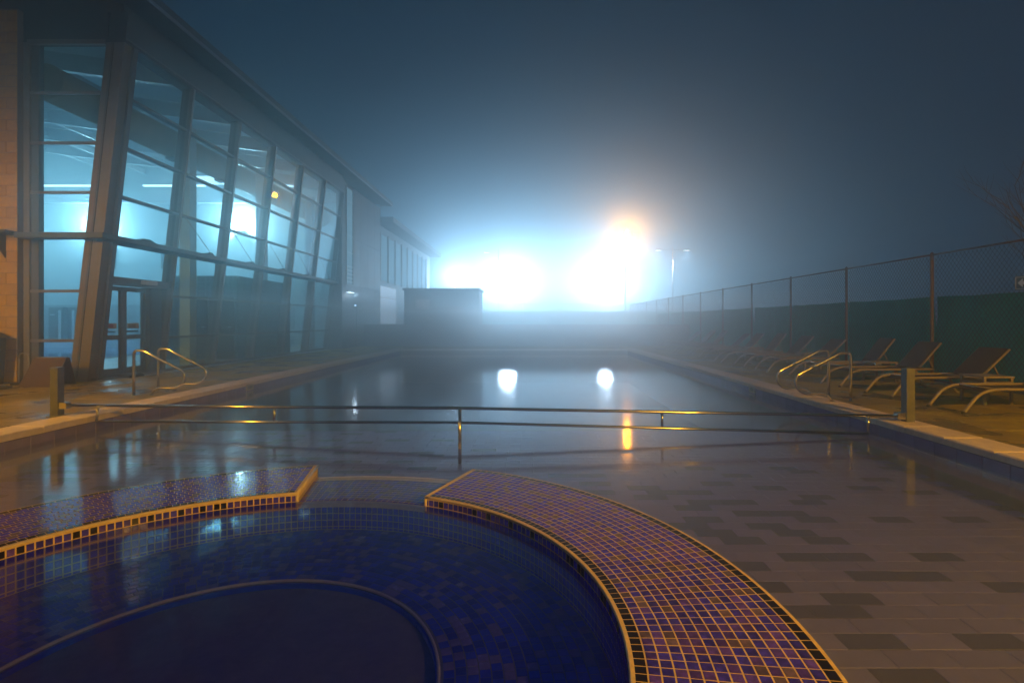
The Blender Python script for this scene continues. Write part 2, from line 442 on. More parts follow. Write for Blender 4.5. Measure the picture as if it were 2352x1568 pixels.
# water sheets: pool around the tub, tub inside it
def sheet(name, outer, hole, m, z):
    bm = bmesh.new()
    if hole:
        # outer rectangle bridged to a circular hole
        nn = 128
        ci = [bm.verts.new((TC[0]+hole*math.cos(2*PI*i/nn), TC[1]+hole*math.sin(2*PI*i/nn), z)) for i in range(nn)]
        x0,y0,x1,y1 = outer
        co = []
        for i in range(nn):
            a = 2*PI*i/nn; dx, dy = math.cos(a), math.sin(a); t = 1e9
            if dx > 1e-9: t = min(t, (x1-TC[0])/dx)
            if dx < -1e-9: t = min(t, (x0-TC[0])/dx)
            if dy > 1e-9: t = min(t, (4.99+.3-TC[1])/dy)
            if dy < -1e-9: t = min(t, (y0-TC[1])/dy)
            co.append(bm.verts.new((TC[0]+dx*t, TC[1]+dy*t, z)))
        cs = {k: bm.verts.new((p[0], p[1], z)) for k, p in enumerate(((x0,y0),(x1,y0),(x1,5.29),(x0,5.29)))}
        for i in range(nn):
            j = (i+1) % nn; bm.faces.new((ci[i], co[i], co[j], ci[j]))
            a, b_ = co[i].co, co[j].co
            if abs(a.x-b_.x) > 1e-5 and abs(a.y-b_.y) > 1e-5:
                c = min(cs.values(), key=lambda v: (v.co-(a+b_)/2).length); bm.faces.new((co[i], c, co[j]))
        v = [bm.verts.new(p) for p in ((x0,5.29,z),(x1,5.29,z),(x1,y1,z),(x0,y1,z))]; bm.faces.new(v)
    bmesh.ops.recalc_face_normals(bm, faces=bm.faces)
    for f in bm.faces:
        if f.normal.z < 0: f.normal_flip()
    me = bpy.data.meshes.new(name); bm.to_mesh(me); bm.free(); me.materials.append(m)
    o = bpy.data.objects.new(name, me); C.objects.link(o); return o
pw = sheet('pool_water', (PL-.0005, PN-.0005, PR+.0005, PF+.0005), RI+.002, M['water'], ZW)
tag(pw, kind='structure')
tw = MB(); nn = 128
tw.add([(TC[0]+(RI-.012)*math.cos(2*PI*i/nn), TC[1]+(RI-.012)*math.sin(2*PI*i/nn), ZW-.006) for i in range(nn)], [list(range(nn))])
tag(tw.obj('tub_water', M['tubwater']), kind='structure')

# ================================================================== HOT TUB
ZR = -.105
tub = empty('hot_tub', (TC[0], TC[1], -1.2), label='round hot tub set in the pool with a blue mosaic rim and cream inner edge', cat='hot tub')
tub_off = Vector((TC[0], TC[1], -1.2))
def tub_obj(mb, name, mats):
    mb.v = [(x-tub_off.x, y-tub_off.y, z-tub_off.z) for x, y, z in mb.v]
    return mb.obj(name, mats, tub)
GA0, GA1 = R(69), R(101)                    # the gap where the rim is lowered to a weir
A_full0, A_full1 = GA1, GA0 + 2*PI
k = MB()
k.arc(*TC, RI+.003, RO-.004, -.46, ZR-.0018, A_full0, A_full1, 150)
k.arc(*TC, RI+.006, RO-.10, -.459, ZW-.0305, GA0+.001, GA1-.001, 18)
tub_obj(k, 'rim_bed', M['grout'])
k = MB(); k.arc(*TC, 1.07, RI+.005, -1.12, -.4125, 0, 2*PI, 140); tub_obj(k, 'bench_bed', M['poolgrout'])
k = MB(); k.arc(*TC, 0.0, 1.068, -1.15, -.98, 0, 2*PI, 72); tub_obj(k, 'well_floor', M['well'])
k = MB(); k.arc(*TC, 1.055, 1.069, -.979, -.43, 0, 2*PI, 100); tub_obj(k, 'well_wall', M['well'])
# rounded cream trim along the inner edge, the bench edge and the gap ends
def ring_tube(r, z, a0, a1, rad, n):
    return MB().tube([(TC[0]+r*math.cos(a0+(a1-a0)*i/n), TC[1]+r*math.sin(a0+(a1-a0)*i/n), z) for i in range(n+1)], rad, 8)
tub_obj(ring_tube(RI+.004, ZR-.010, A_full0, A_full1, .0085, 170), 'edge_trim', M['trim'])
tub_obj(ring_tube(RO-.004, ZR-.008, A_full0, A_full1, .007, 170), 'edge_trim', M['grout'])
tub_obj(ring_tube(RI+.002, ZW-.022, GA0, GA1, .010, 24), 'weir_trim', M['trim'])
tub_obj(ring_tube(RO-.10, ZW-.030, GA0, GA1, .006, 24), 'weir_trim', M['trim'])
tub_obj(ring_tube(1.068, -.412, 0, 2*PI, .009, 120), 'bench_trim', M['trim'])
for a in (GA0, GA1):
    d = Vector((math.cos(a), math.sin(a), 0)); e = Vector((-d.y, d.x, 0)) * (1 if a == GA1 else -1)
    c0 = Vector((*TC, 0))
    s0 = c0 + d*(RI+.004) ; s1 = c0 + d*(RO-.006)
    tub_obj(MB().tube([s0+Vector((0,0,ZR-.010)), s1+Vector((0,0,ZR-.010))], .0125, 8), 'end_trim', M['trim'])
    tub_obj(MB().tube([s0+Vector((0,0,ZR-.02)), s0+Vector((0,0,ZW-.05))], .0125, 8), 'end_trim', M['trim'])
# mosaic
NR = 15; PW = (RO-RI-.030)/NR; ND = 264; DA = 2*PI/ND
mosmats = [M['mosaic_a'], M['mosaic_b'], M['mosaic_c'], M['mosaic_d']]
gp = .0044
def wedge(mb, r0, r1, a0, a1, z0, z1, bev=.0022, mi=0, ctr=(0,0)):
    def P(r,a,z): return (ctr[0]+r*math.cos(a), ctr[1]+r*math.sin(a), z)
    ga0, ga1 = a0+gp/2/r0, a1-gp/2/r0; q0, q1 = r0+gp*.8, r1-gp*.8; e = bev/r0
    zc = z1 - .0014; bev = .0032; e = bev/r0
    vs = [P(q0,ga0,z0),P(q1,ga0,z0),P(q1,ga1,z0),P(q0,ga1,z0),
          P(q0,ga0,zc),P(q1,ga0,zc),P(q1,ga1,zc),P(q0,ga1,zc),
          P(q0+bev,ga0+e,z1),P(q1-bev,ga0+e,z1),P(q1-bev,ga1-e,z1),P(q0+bev,ga1-e,z1)]
    fs = [(8,9,10,11)]
    for k_ in (0, 4):
        fs += [(k_,k_+1,k_+5,k_+4),(k_+1,k_+2,k_+6,k_+5),(k_+2,k_+3,k_+7,k_+6),(k_+3,k_,k_+4,k_+7)]
    mb.add(vs, fs, mi)
rm = random.Random(11)
ringmesh = {}
def pick(rr):
    if rr in (0, NR-1): return 3
    u = rm.random()
    return 0 if u < .50 else (1 if u < .86 else 2)
tiles = []
stag = [(0, .5, .25, .68, .38, .85, .3, .6)[q % 8] for q in range(NR)]
joff = [rm.uniform(-.12, .12)*DA for _ in range(NR)]
for rr in range(NR):
    r0 = RI+.016+rr*PW
    kk = 0
    a = A_full0 + .012
    nseg = int((A_full1-.012 - a)/DA)
    da = (A_full1-.012 - a)/nseg
    for s in range(nseg):
        aa = a + s*da
        if A_full0 <= aa < R(186):                      # the left arc is laid with staggered joints
            if s == 1 and stag[rr] > .2:     # the cut tile that evens the course out
                tiles.append((0, 50, rr, aa, da*stag[rr], pick(rr)))
            if s > 0: aa += stag[rr]*da
            if aa > R(186) - da*.5: continue
        X = TC[0]+(r0+PW/2)*math.cos(aa+da/2); Y = TC[1]+(r0+PW/2)*math.sin(aa+da/2)
        vis = Y > 1.9 and -1.02 < X/Y < .62
        tiles.append((0 if vis else 1, Y*Y*1.0 if vis else 99, rr, aa, da, pick(rr)))
tiles.sort(key=lambda t: (t[0], t[1]))
rest = MB()
for q, (nv, _, rr, aa, da, mi) in enumerate(tiles):
    r0 = RI+.016+rr*PW
    if q < 300:
        key = (rr, mi)
        if key not in ringmesh:
            t = MB(); wedge(t, r0, r0+PW, -da/2, da/2, 0, .007); ringmesh[key] = t.mesh('mosaic_tile', mosmats[mi])
        inst('mosaic_tile', ringmesh[key], tub, (0, 0, ZR-.007-tub_off.z+rm.uniform(-.0006, .0006)), aa+da/2)
    else:
        wedge(rest, r0, r0+PW, aa, aa+da, ZR-.007, ZR+rm.uniform(-.0006, .0006), .0022, mi, TC)
o = tub_obj(rest, 'mosaic_tile', mosmats); o['kind'] = 'stuff'
# lowered weir tiles, inner wall tiles, gap end tiles and bench tiles
rest = MB(); cnt = 0; pm_ = {}
for rr in range(10, -1, -1):
    r0 = RI+.02+rr*.0535
    nseg = int((GA1-GA0)/DA); da = (GA1-GA0)/nseg
    for s in range(nseg):
        a = GA0 + da*s; mi = pick(5); cnt += 1
        if cnt > 300:
            wedge(rest, r0, r0+.0535, a, a+da, ZW-.036, ZW-.028, .0022, mi, TC); continue
        if (rr, mi) not in pm_:
            t = MB(); wedge(t, r0, r0+.0535, -da/2, da/2, 0, .008); pm_[rr, mi] = t.mesh('weir_tile', mosmats[mi])
        inst('weir_tile', pm_[rr, mi], tub, (0, 0, ZW-.036-tub_off.z), a+da/2)
if rest.v:
    o = tub_obj(rest, 'weir_tile', mosmats); o['kind'] = 'stuff'
rest = MB()
for row in range(6):
    z1 = ZR-.026-row*.052
    for s in range(ND):
        a = s*DA; am = a+DA/2
        gap = GA0 < (am % (2*PI)) < GA1
        if gap and z1 > ZW-.03: continue
        def P(r,a_,z): return (TC[0]+r*math.cos(a_), TC[1]+r*math.sin(a_), z)
        a0, a1 = a+gp/2/RI, a+DA-gp/2/RI; z0 = z1-.052+gp
        ro, ri = RI+.008, RI
        if z0 < -.41: z0 = -.41
        vs = [P(ro,a0,z0),P(ro,a1,z0),P(ro,a1,z1),P(ro,a0,z1)]
        e = .003
        vs += [P(ri,a0+e/RI,z0+e),P(ri,a1-e/RI,z0+e),P(ri,a1-e/RI,z1-e),P(ri,a0+e/RI,z1-e)]
        mi = 3 if row == 0 and rm.random() < .3 else rm.choice((0,0,1))
        wf = [(4,7,6,5),(0,4,5,1),(1,5,6,2),(2,6,7,3),(3,7,4,0)]
        if row == 0 and math.sin(am) > -.25:      # the row that stands above the water: each tile its own piece
            if ('w', mi) not in pm_:
                c_, n_ = math.cos(-am), math.sin(-am)
                t = MB(); t.add([((x-TC[0])*c_-(y-TC[1])*n_, (x-TC[0])*n_+(y-TC[1])*c_, z-tub_off.z) for x, y, z in vs], wf)
                pm_['w', mi] = t.mesh('wall_tile', mosmats[mi])
            inst('wall_tile', pm_['w', mi], tub, (0, 0, 0), am)
        else:
            rest.add(vs, wf, mi)
o = tub_obj(rest, 'wall_tile', mosmats); o['kind'] = 'stuff'
rest = MB()
nb_ = 14; bt = []
for rr in range(nb_):
    w_ = (RI-.004-1.088)/nb_; r0 = 1.088 + rr*w_
    nseg = int(2*PI*(r0+w_/2)/.058); da = 2*PI/nseg; jo = rm.random()*da
    for s in range(nseg):
        a = da*s + jo; u = rm.random(); mi = 0 if u < .5 else (1 if u < .8 else 2)
        X = TC[0]+r0*math.cos(a); Y = TC[1]+r0*math.sin(a)
        vis = Y > 2.2 and -1.02 < X/Y < .3
        bt.append((not vis, Y, rr, r0, w_, a, da, mi))
bt.sort(); benchm = [M['bench_a'], M['bench_b'], M['bench_c']]
for q, (nv, _, rr, r0, w_, a, da, mi) in enumerate(bt):
    if q < 300:
        if ('b', rr, mi) not in pm_:
            t = MB(); wedge(t, r0, r0+w_, -da/2, da/2, 0, .009); pm_['b', rr, mi] = t.mesh('bench_tile', benchm[mi])
        inst('bench_tile', pm_['b', rr, mi], tub, (0, 0, -.419-tub_off.z), a+da/2)
    else:
        wedge(rest, r0, r0+w_, a, a+da, -.419, -.410, .0022, mi, TC)
o = tub_obj(rest, 'bench_tile', [M['bench_a'], M['bench_b'], M['bench_c']]); o['kind'] = 'stuff'

# ================================================================== LEISURE CENTRE BUILDING
Y0 = 10.95; BAY = 2.12; NB = 6
YB = [Y0 + BAY*i for i in range(NB+1)]
ZT = [.06, .85, 1.88, 3.0, 3.93, 4.96, 6.0, 7.04]
def FX(z): return -9.22 + .11*z
bld = empty('leisure_centre', (-9.2, Y0, 0), label='leisure centre with leaning glass facade, lit cyan inside, along left side of pool', cat='building')
def part(mb, name, mats, parent=None, **kw):
    if parent is None or parent is bld:
        mb.v = [(x+9.2, y-Y0, z) for x, y, z in mb.v]
        return mb.obj(name, mats, bld)
    if parent.parent is bld:
        mb.v = [(x+9.2-parent.location.x, y-Y0-parent.location.y, z-parent.location.z) for x, y, z in mb.v]
    return mb.obj(name, mats, parent)
def lean(z0, z1, y0, y1, x0, x1):
    """box that leans with the facade: x offsets from the glass plane"""
    return [(FX(z0)+x0,y0,z0),(FX(z0)+x1,y0,z0),(FX(z0)+x1,y1,z0),(FX(z0)+x0,y1,z0),
            (FX(z1)+x0,y0,z1),(FX(z1)+x1,y0,z1),(FX(z1)+x1,y1,z1),(FX(z1)+x0,y1,z1)]
# floor plinth, mullions
q = MB(); q.hexa(lean(0, .06, Y0, YB[-1], -.12, .07)); part(q, 'plinth', M['frame'])
for i in range(1, NB):
    q = MB(); q.hexa(lean(.06, 7.04, YB[i]-.035, YB[i]+.035, -.03, .09)); part(q, 'mullion', M['framelite'])
    # deep inner steel column behind every mullion
    q = MB(); q.hexa(lean(.06, 7.04, YB[i]-.03, YB[i]+.03, -.20, -.033)); part(q, 'column', M['frame'])
q = MB(); q.hexa(lean(0, 7.04, Y0-.10, Y0+.10, -.33, .05)); part(q, 'corner_post', M['framelite'])
q = MB(); q.hexa(lean(0.01, 7.03, Y0+.10, Y0+.22, -.10, .10)); part(q, 'mullion', M['frame'])
q = MB(); q.hexa(lean(.05, 7.03, Y0-.125, Y0-.101, -.20, -.16)); part(q, 'cover_strip', M['frame'])
q = MB(); q.hexa(lean(0, 7.04, YB[-1]-.06, YB[-1], -.10, .10)); part(q, 'mullion', M['frame'])
# transoms and panes along the side
for i in range(NB):
    ya, yb = YB[i] + (.22 if i == 0 else .035), YB[i+1] - (.06 if i == NB-1 else .035)
    for r in range(7):
        if i == 0 and r < 2: continue
        z0, z1 = ZT[r], ZT[r+1]
        if i == 0 and r == 2: z0 = 2.22
        q = MB(); q.hexa(lean(z0+.005, z1-.005, ya, yb, -.008, 0)); part(q, 'window_pane', M['glass'])
        if r > 0 and r != 3 and not (i == 0 and r == 2):
            q = MB(); q.hexa(lean(z0-.025, z0+.025, ya, yb, -.10, .05)); part(q, 'transom', M['frame'])
# head beam
q = MB(); q.hexa(lean(7.04, 7.66, Y0-.10, YB[-1], -.30, .06)); part(q, 'head_beam', M['soffit'])
q = MB(); q.hexa(lean(7.09, 7.13, Y0-.10, YB[-1], .06, .085)); part(q, 'drip_strip', M['frame'])
# front face
XJ = -10.50
q = MB(); q.box((XJ, Y0-.10, 0), (XJ+.12, Y0+.08, 7.04)); part(q, 'jamb', M['framelite'])
q = MB(); q.box((XJ+.12, Y0-.05, 0), (XJ+.27, Y0+.07, 7.035)); part(q, 'column', M['frame'])
q = MB(); q.box((XJ, Y0-.10, 7.04), (FX(7.04)-.30, Y0+.08, 7.66)); part(q, 'head_beam', M['soffit'])
q = MB(); q.box((XJ+.1, Y0-.125, 7.00), (FX(7)-.34, Y0-.05, 7.09)); part(q, 'transom', M['framelite'])
for r in range(7):
    z0, z1 = ZT[r], ZT[r+1]
    q = MB(); y_ = Y0-.02
    q.hexa([(XJ+.28,y_,z0+.005),(FX(z0)-.335,y_,z0+.005),(FX(z0)-.335,y_+.008,z0+.005),(XJ+.28,y_+.008,z0+.005),
            (XJ+.28,y_,z1-.005),(FX(z1)-.335,y_,z1-.005),(FX(z1)-.335,y_+.008,z1-.005),(XJ+.28,y_+.008,z1-.005)])
    part(q, 'window_pane', M['glass'])
    if r != 3:
        q = MB(); q.box((XJ+.125, Y0-.09, z0-.03), (FX(z0)-.335, Y0-.055, z0+.03)); part(q, 'transom', M['framelite'])
# ledge between lower and upper glazing, wraps round the corner
q = MB(); q.hexa([(FX(2.9)-.06,Y0-.12,2.90),(-8.60,Y0-.12,2.94),(-8.60,YB[-1]+.3,2.94),(FX(2.9)-.06,YB[-1]+.3,2.90),
                  (FX(3.1)-.06,Y0-.12,3.10),(-8.60,Y0-.12,3.04),(-8.60,YB[-1]+.3,3.04),(FX(3.1)-.06,YB[-1]+.3,3.10)])
part(q, 'ledge', M['panel'])
q = MB(); q.box((XJ+.12, Y0-.42, 2.94), (-8.60, Y0-.121, 3.05)); part(q, 'ledge', M['panel'])
q = MB(); q.box((-13.5, Y0-.60, 3.02), (XJ+.118, Y0-.235, 3.07)); part(q, 'ledge', M['soffit'])
for x in (-10.75, -11.7):
    q = MB(); q.add([(x,Y0-.24,3.02),(x+.03,Y0-.24,3.02),(x,Y0-.58,3.02),(x+.03,Y0-.58,3.02),(x,Y0-.24,2.55),(x+.03,Y0-.24,2.55)],
                    [(0,2,4),(1,5,3),(2,3,5,4),(0,1,3,2),(0,4,5,1)]); part(q, 'bracket', M['soffit'])
for i in range(1, NB):
    yb = YB[i]+1.15
    q = MB(); q.tube([(FX(3.95)+.10, YB[i]+.03, 3.95), (-8.63, yb, 3.06)], .008, 5); part(q, 'stay_cable', M['pole'])
    q = MB(); q.hexa([(-8.86,yb-.22,3.06),(-8.62,yb-.22,3.045),(-8.62,yb+.10,3.045),(-8.86,yb+.10,3.06),
                      (-8.72,yb-.02,3.12),(-8.65,yb-.02,3.12),(-8.65,yb+.07,3.12),(-8.72,yb+.07,3.12)]); part(q, 'gusset', M['soffit'])
q = MB(); q.hexa([(-8.86,11.6,3.06),(-8.62,11.6,3.045),(-8.62,12.1,3.045),(-8.86,12.1,3.06),(-8.70,11.75,3.11),(-8.65,11.75,3.11),(-8.65,11.95,3.11),(-8.70,11.95,3.11)]); part(q, 'gusset', M['soffit'])
# door bay: an upright portal in the leaning wall
XD = -9.30
yd0, yd1 = YB[0]+.24, YB[1]-.04
q = MB(); q.box((XD-.06, yd0, 2.06), (FX(2.1)+.06, yd1, 2.22)); part(q, 'door_head', M['frame'])
q = MB(); q.box((XD-.06, yd1-.40, .0), (XD+.13, yd1, 2.058)); part(q, 'door_jamb', M['frame'])
q = MB(); q.box((XD-.06, yd0, .0), (XD+.10, yd0+.08, 2.058)); part(q, 'door_jamb', M['frame'])
q = MB(); q.box((XD-.10, Y0+.22, -.005), (-9.02, yd1, .035)); part(q, 'threshold', M['pole'])
lw = (yd1-.40 - yd0-.08)/2
for s in range(2):
    a = yd0+.08 + s*lw + .004; e = a + lw - .008
    d = empty('door', (0, 0, 0)); d.parent = bld; d.location = (XD+9.2, a-Y0, .04)
    def dp(mb, nm, m):
        return mb.obj(nm, m, d)
    L = e-a
    f = MB(); f.box((-.03,0,0),(.03,L,.16)); f.box((-.03,0,1.90),(.03,L,2.0)); f.box((-.03,0,.16),(.03,.085,1.90)); f.box((-.03,L-.085,.16),(.03,L,1.90)); f.box((-.03,.085,.80),(.03,L-.085,.90))
    dp(f, 'door_frame', M['frame'])
    f = MB(); f.box((-.004,.086,.161),(.004,L-.086,.80)); f.box((-.004,.086,.901),(.004,L-.086,1.899)); dp(f, 'door_glass', M['glass'])
    f = MB(); f.tube([(-.10,.09,.98),(-.10,L-.09,.98)], .022, 8); f.box((-.12,.06,.94),(-.03,.13,1.03)); dp(f, 'push_bar', M['post'])
    f = MB(); yy = .14 if s == 0 else .13
    f.box((.005, yy, 1.05),(.009, yy+.36, 1.17)); dp(f, 'door_label', M['plate'])
    f = MB(); f.box((.0095, yy+.03, 1.07),(.012, yy+.26, 1.15)); dp(f, 'door_label', M['red'] if s == 0 else M['olive'])
f = MB(); f.slab(0, 0, .10, .40, 0, .10, .02); f.v = [(FX(2.2)+.065+x, Y0+1.05+y, 2.10+z) for x, y, z in f.v]; part(f, 'emergency_light', M['plate'])
# doorstop lump on the ground by the door
q = MB(); q.slab(-9.05, Y0+.55, -8.8, Y0+1.0, 0, .07, .03)
tag(q.obj('door_mat', M['rubber']), label='small dark rolled mat lying on the deck below the glass double door', cat='mat')

# block wall on the left, every block its own piece
q = MB(); q.box((-14.6, Y0-.22, 0), (XJ-.004, Y0+.1, 7.66)); wall = part(q, 'wall', M['mortar'])
BH, BW = .2245, .45
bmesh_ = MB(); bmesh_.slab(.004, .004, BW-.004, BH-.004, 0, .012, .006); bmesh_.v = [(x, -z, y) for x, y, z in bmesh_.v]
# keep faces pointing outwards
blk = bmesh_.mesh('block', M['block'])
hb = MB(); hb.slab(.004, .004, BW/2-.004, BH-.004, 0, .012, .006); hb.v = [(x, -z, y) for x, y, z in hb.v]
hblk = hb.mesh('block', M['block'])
for row in range(34):
    z = row*BH
    x = XJ-.004
    xs = []
    if row % 2:
        xs.append((x-BW/2, hblk)); x -= BW/2
    while x - BW > -13.2:
        xs.append((x-BW, blk)); x -= BW
    for xx, me in xs:
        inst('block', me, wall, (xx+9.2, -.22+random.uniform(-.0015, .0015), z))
# roof: sloping up away from the pool
XO, ZO = -7.72, 7.74
def rz(x): return ZO + (XO - x)*.145
def roofslab(x0, x1, y0, y1, a, b_):
    return [(x0,y0,rz(x0)+a),(x1,y0,rz(x1)+a),(x1,y1,rz(x1)+a),(x0,y1,rz(x0)+a),(x0,y0,rz(x0)+b_),(x1,y0,rz(x1)+b_),(x1,y1,rz(x1)+b_),(x0,y1,rz(x0)+b_)]
q = MB(); q.hexa(roofslab(-28, XO, 9.6, 29.6, .03, .24)); roof = part(q, 'roof', M['panel'])
q = MB(); q.hexa(roofslab(-27.9, XO-.02, 9.62, 29.58, .005, .028)); part(q, 'soffit', M['soffit'])
q = MB(); q.box((XO+.001, 9.6, ZO-.01), (XO+.03, 29.6, ZO+.06)); part(q, 'roof_edge', M['roofedge'])
q = MB(); q.box((-8.45, 29.602, ZO+.02), (XO+.03, 29.62, ZO+.10)); part(q, 'roof_edge', M['roofedge'])
# filler between head beams and the rising soffit
q = MB(); q.hexa([(-14.6,Y0-.1,7.66),(FX(7.6)-.02,Y0-.1,7.66),(FX(7.6)-.02,Y0+.06,7.66),(-14.6,Y0+.06,7.66),
                  (-14.6,Y0-.1,rz(-14.6)),(FX(7.6)-.02,Y0-.1,rz(FX(7.6))),(FX(7.6)-.02,Y0+.06,rz(FX(7.6))),(-14.6,Y0+.06,rz(-14.6))]); part(q, 'gable_panel', M['soffit'])
q = MB(); q.box((FX(7.66)-.30, Y0+.06, 7.662), (FX(7.66)-.02, YB[-1], rz(-8.4)-.01)); part(q, 'gable_panel', M['soffit'])
# return fin between leaning glass and upright wall, then upright clad wall
XV = -8.47
YE = YB[-1]
q = MB(); q.hexa([(FX(0)-.1,YE+.002,0),(XV-.005,YE+.002,0),(XV-.005,YE+.10,0),(FX(0)-.1,YE+.10,0),(FX(7.6)-.1,YE+.002,7.66),(XV-.005,YE+.002,7.66),(XV-.005,YE+.10,7.66),(FX(7.6)-.1,YE+.10,7.66)]); part(q, 'return_fin', M['panel'])
q = MB(); q.box((XV-.3, YE+.10, 0), (XV-.03, 29.9, 7.70)); cl = part(q, 'wall', M['panel'])
yy = YE+.12
for wdt in (.38, 1.0, 1.15, 1.15, 1.15, 1.18):
    if wdt != 1.0 or True:
        for za, zb in ((.02, 2.92), (2.95, 5.2), (5.23, 7.68)):
            if wdt == 1.0 and za > 2.9 and zb < 7.7:
                continue
            p_ = MB(); p_.box((XV-.0295, yy+.008, za), (XV, yy+wdt-.008, zb)); part(p_, 'cladding_panel', M['panel'])
    yy += wdt
lwx = empty('louvre_window', (XV+9.2, YE+.50+.02-Y0, 3.0)); lwx.parent = bld
p_ = MB(); p_.box((-.028, .02, .0), (-.022, .94, 4.5)); p_.obj('window_pane', M['g_dim'], lwx)
p_ = MB(); p_.box((-.02,.0,-.04),(.03,.96,0)); p_.box((-.02,0,4.5),(.03,.96,4.56)); p_.box((-.02,0,0),(.03,.05,4.5)); p_.box((-.02,.91,0),(.03,.96,4.5)); p_.obj('window_frame', M['frame'], lwx)
sl = MB(); sl.hexa([(-.02,.052,0),(.035,.052,-.03),(.035,.908,-.03),(-.02,.908,0),(-.02,.052,.012),(.035,.052,-.018),(.035,.908,-.018),(-.02,.908,.012)])
slm = sl.mesh('slat', M['roofedge'])
for z in (.12, .30, .48, .66, .84, 1.5, 2.3, 3.1, 3.9):
    inst('slat', slm, lwx, (0, 0, z))
p_ = MB(); p_.box((XV+.002, YE+.56, 2.62), (XV+.09, YE+1.44, 2.70)); part(p_, 'glow_strip', M['frame'])
p_ = MB(); p_.box((XV+.012, YE+.58, 2.60), (XV+.08, YE+1.42, 2.6195)); part(p_, 'glow_strip_face', M['g_strip'])
lamp('strip_lamp_light', 'POINT', (XV+.25+9.2, 1.0+NB*BAY, 2.5), 14, (.62,.82,1), bld, .1)
p_ = MB(); p_.box((XV+.002, YE+1.7, 2.0), (XV+.05, YE+1.78, 2.06)); part(p_, 'indicator_light', M['g_spot'])
dd = MB(); dd.box((XV+.002, 25.6, .03), (XV+.03, 26.5, 2.1)); part(dd, 'service_door', M['shed'])
# ---- pool hall interior
XB = -25.5; YK = 27.2
q = MB(); q.box((XB, Y0+.1, -.058), (XV-.32, YK, .004)); part(q, 'hall_floor', M['infloor'])
q = MB(); q.hexa([(XB,YK,0),(XV-.31,YK,0),(XV-.31,YK+.25,0),(XB,YK+.25,0),(XB,YK,rz(XB)-.02),(XV-.31,YK,rz(XV)-.02),(XV-.31,YK+.25,rz(XV)-.02),(XB,YK+.25,rz(XB)-.02)]); part(q, 'hall_wall', M['inwall'])
q = MB(); q.box((XB, YK-.02, .1), (-12.2, YK-.001, 2.1)); part(q, 'wall_dado', M['inlow'])
q = MB(); q.box((XB-.25, Y0-.2, 0), (XB-.001, YK+.25, 10.2)); part(q, 'hall_wall', M['inwall'])
q = MB(); q.box((XB, Y0-.15, 0), (-14.602, Y0+.1, 9.6)); part(q, 'hall_wall', M['inwall'])
q = MB(); q.hexa([(XB,Y0+.05,rz(XB)-.25),(-8.9,Y0+.05,rz(-8.9)-.12),(-8.9,YK,rz(-8.9)-.12),(XB,YK,rz(XB)-.25),
                  (XB,Y0+.05,rz(XB)-.2),(-8.9,Y0+.05,rz(-8.9)-.06),(-8.9,YK,rz(-8.9)-.06),(XB,YK,rz(XB)-.2)]); part(q, 'hall_ceiling', M['inwall'])
for yy in (13.5, 16.2, 18.9, 21.6, 24.3):
    q = MB(); q.hexa([(XB,yy,rz(XB)-.8),(-9.1,yy,rz(-9.1)-.6),(-9.1,yy+.16,rz(-9.1)-.6),(XB,yy+.16,rz(XB)-.8),
                      (XB,yy,rz(XB)-.3),(-9.1,yy,rz(-9.1)-.16),(-9.1,yy+.16,rz(-9.1)-.16),(XB,yy+.16,rz(XB)-.3)]); part(q, 'roof_beam', M['beam'])
for xx in (-12.5, -15, -17.5, -20, -22.5):
    q = MB(); q.box((xx, Y0+.3, rz(xx)-.62), (xx+.10, YK-.05, rz(xx)-.40)); part(q, 'purlin', M['beam'])
q = MB(); q.box((XB, YK-.35, 7.35), (-9.6, YK-.08, 7.75)); part(q, 'wall_beam', M['beam'])
for xa, xb in ((-25.0, -21.6), (-19.6, -16.4), (-13.6, -10.8)):  # added glowing strips imitate the uplights' shine along the wall beam
    q = MB(); q.box((xa, YK-.75, 8.16), (xb, YK-.60, 8.24)); part(q, 'glow_strip', M['beam'])
    q = MB(); q.box((xa+.05, YK-.76, 8.10), (xb-.05, YK-.59, 8.1595)); part(q, 'glow_strip_face', M['g_strip'])
q = MB(); q.tube([(-10.6, Y0+.5, 6.5), (-10.6, YK-.4, 6.5)], .40, 20); part(q, 'air_duct', M['duct'])
for yy in (13.2, 15.4, 17.8):
    q = MB(); q.box((-10.72, yy, 6.04), (-10.48, yy+.3, 6.11)); part(q, 'duct_grille', M['frame'])
for px in (-21.9, -19.1):
    w = empty('hall_window', (px+9.2, YK-Y0-.03, 4.0)); w.parent = bld
    p_ = MB(); p_.box((-.02,-.03,0),(.42,.028,.06)); p_.box((-.02,-.03,1.2),(.42,.028,1.26)); p_.box((-.02,-.03,.06),(.03,.028,1.2)); p_.box((.37,-.03,.06),(.42,.028,1.2)); p_.obj('window_frame', M['frame'], w)
    p_ = MB(); p_.box((.03,.0,.06),(.37,.02,1.2)); p_.obj('window_pane', M['bluetile'], w)
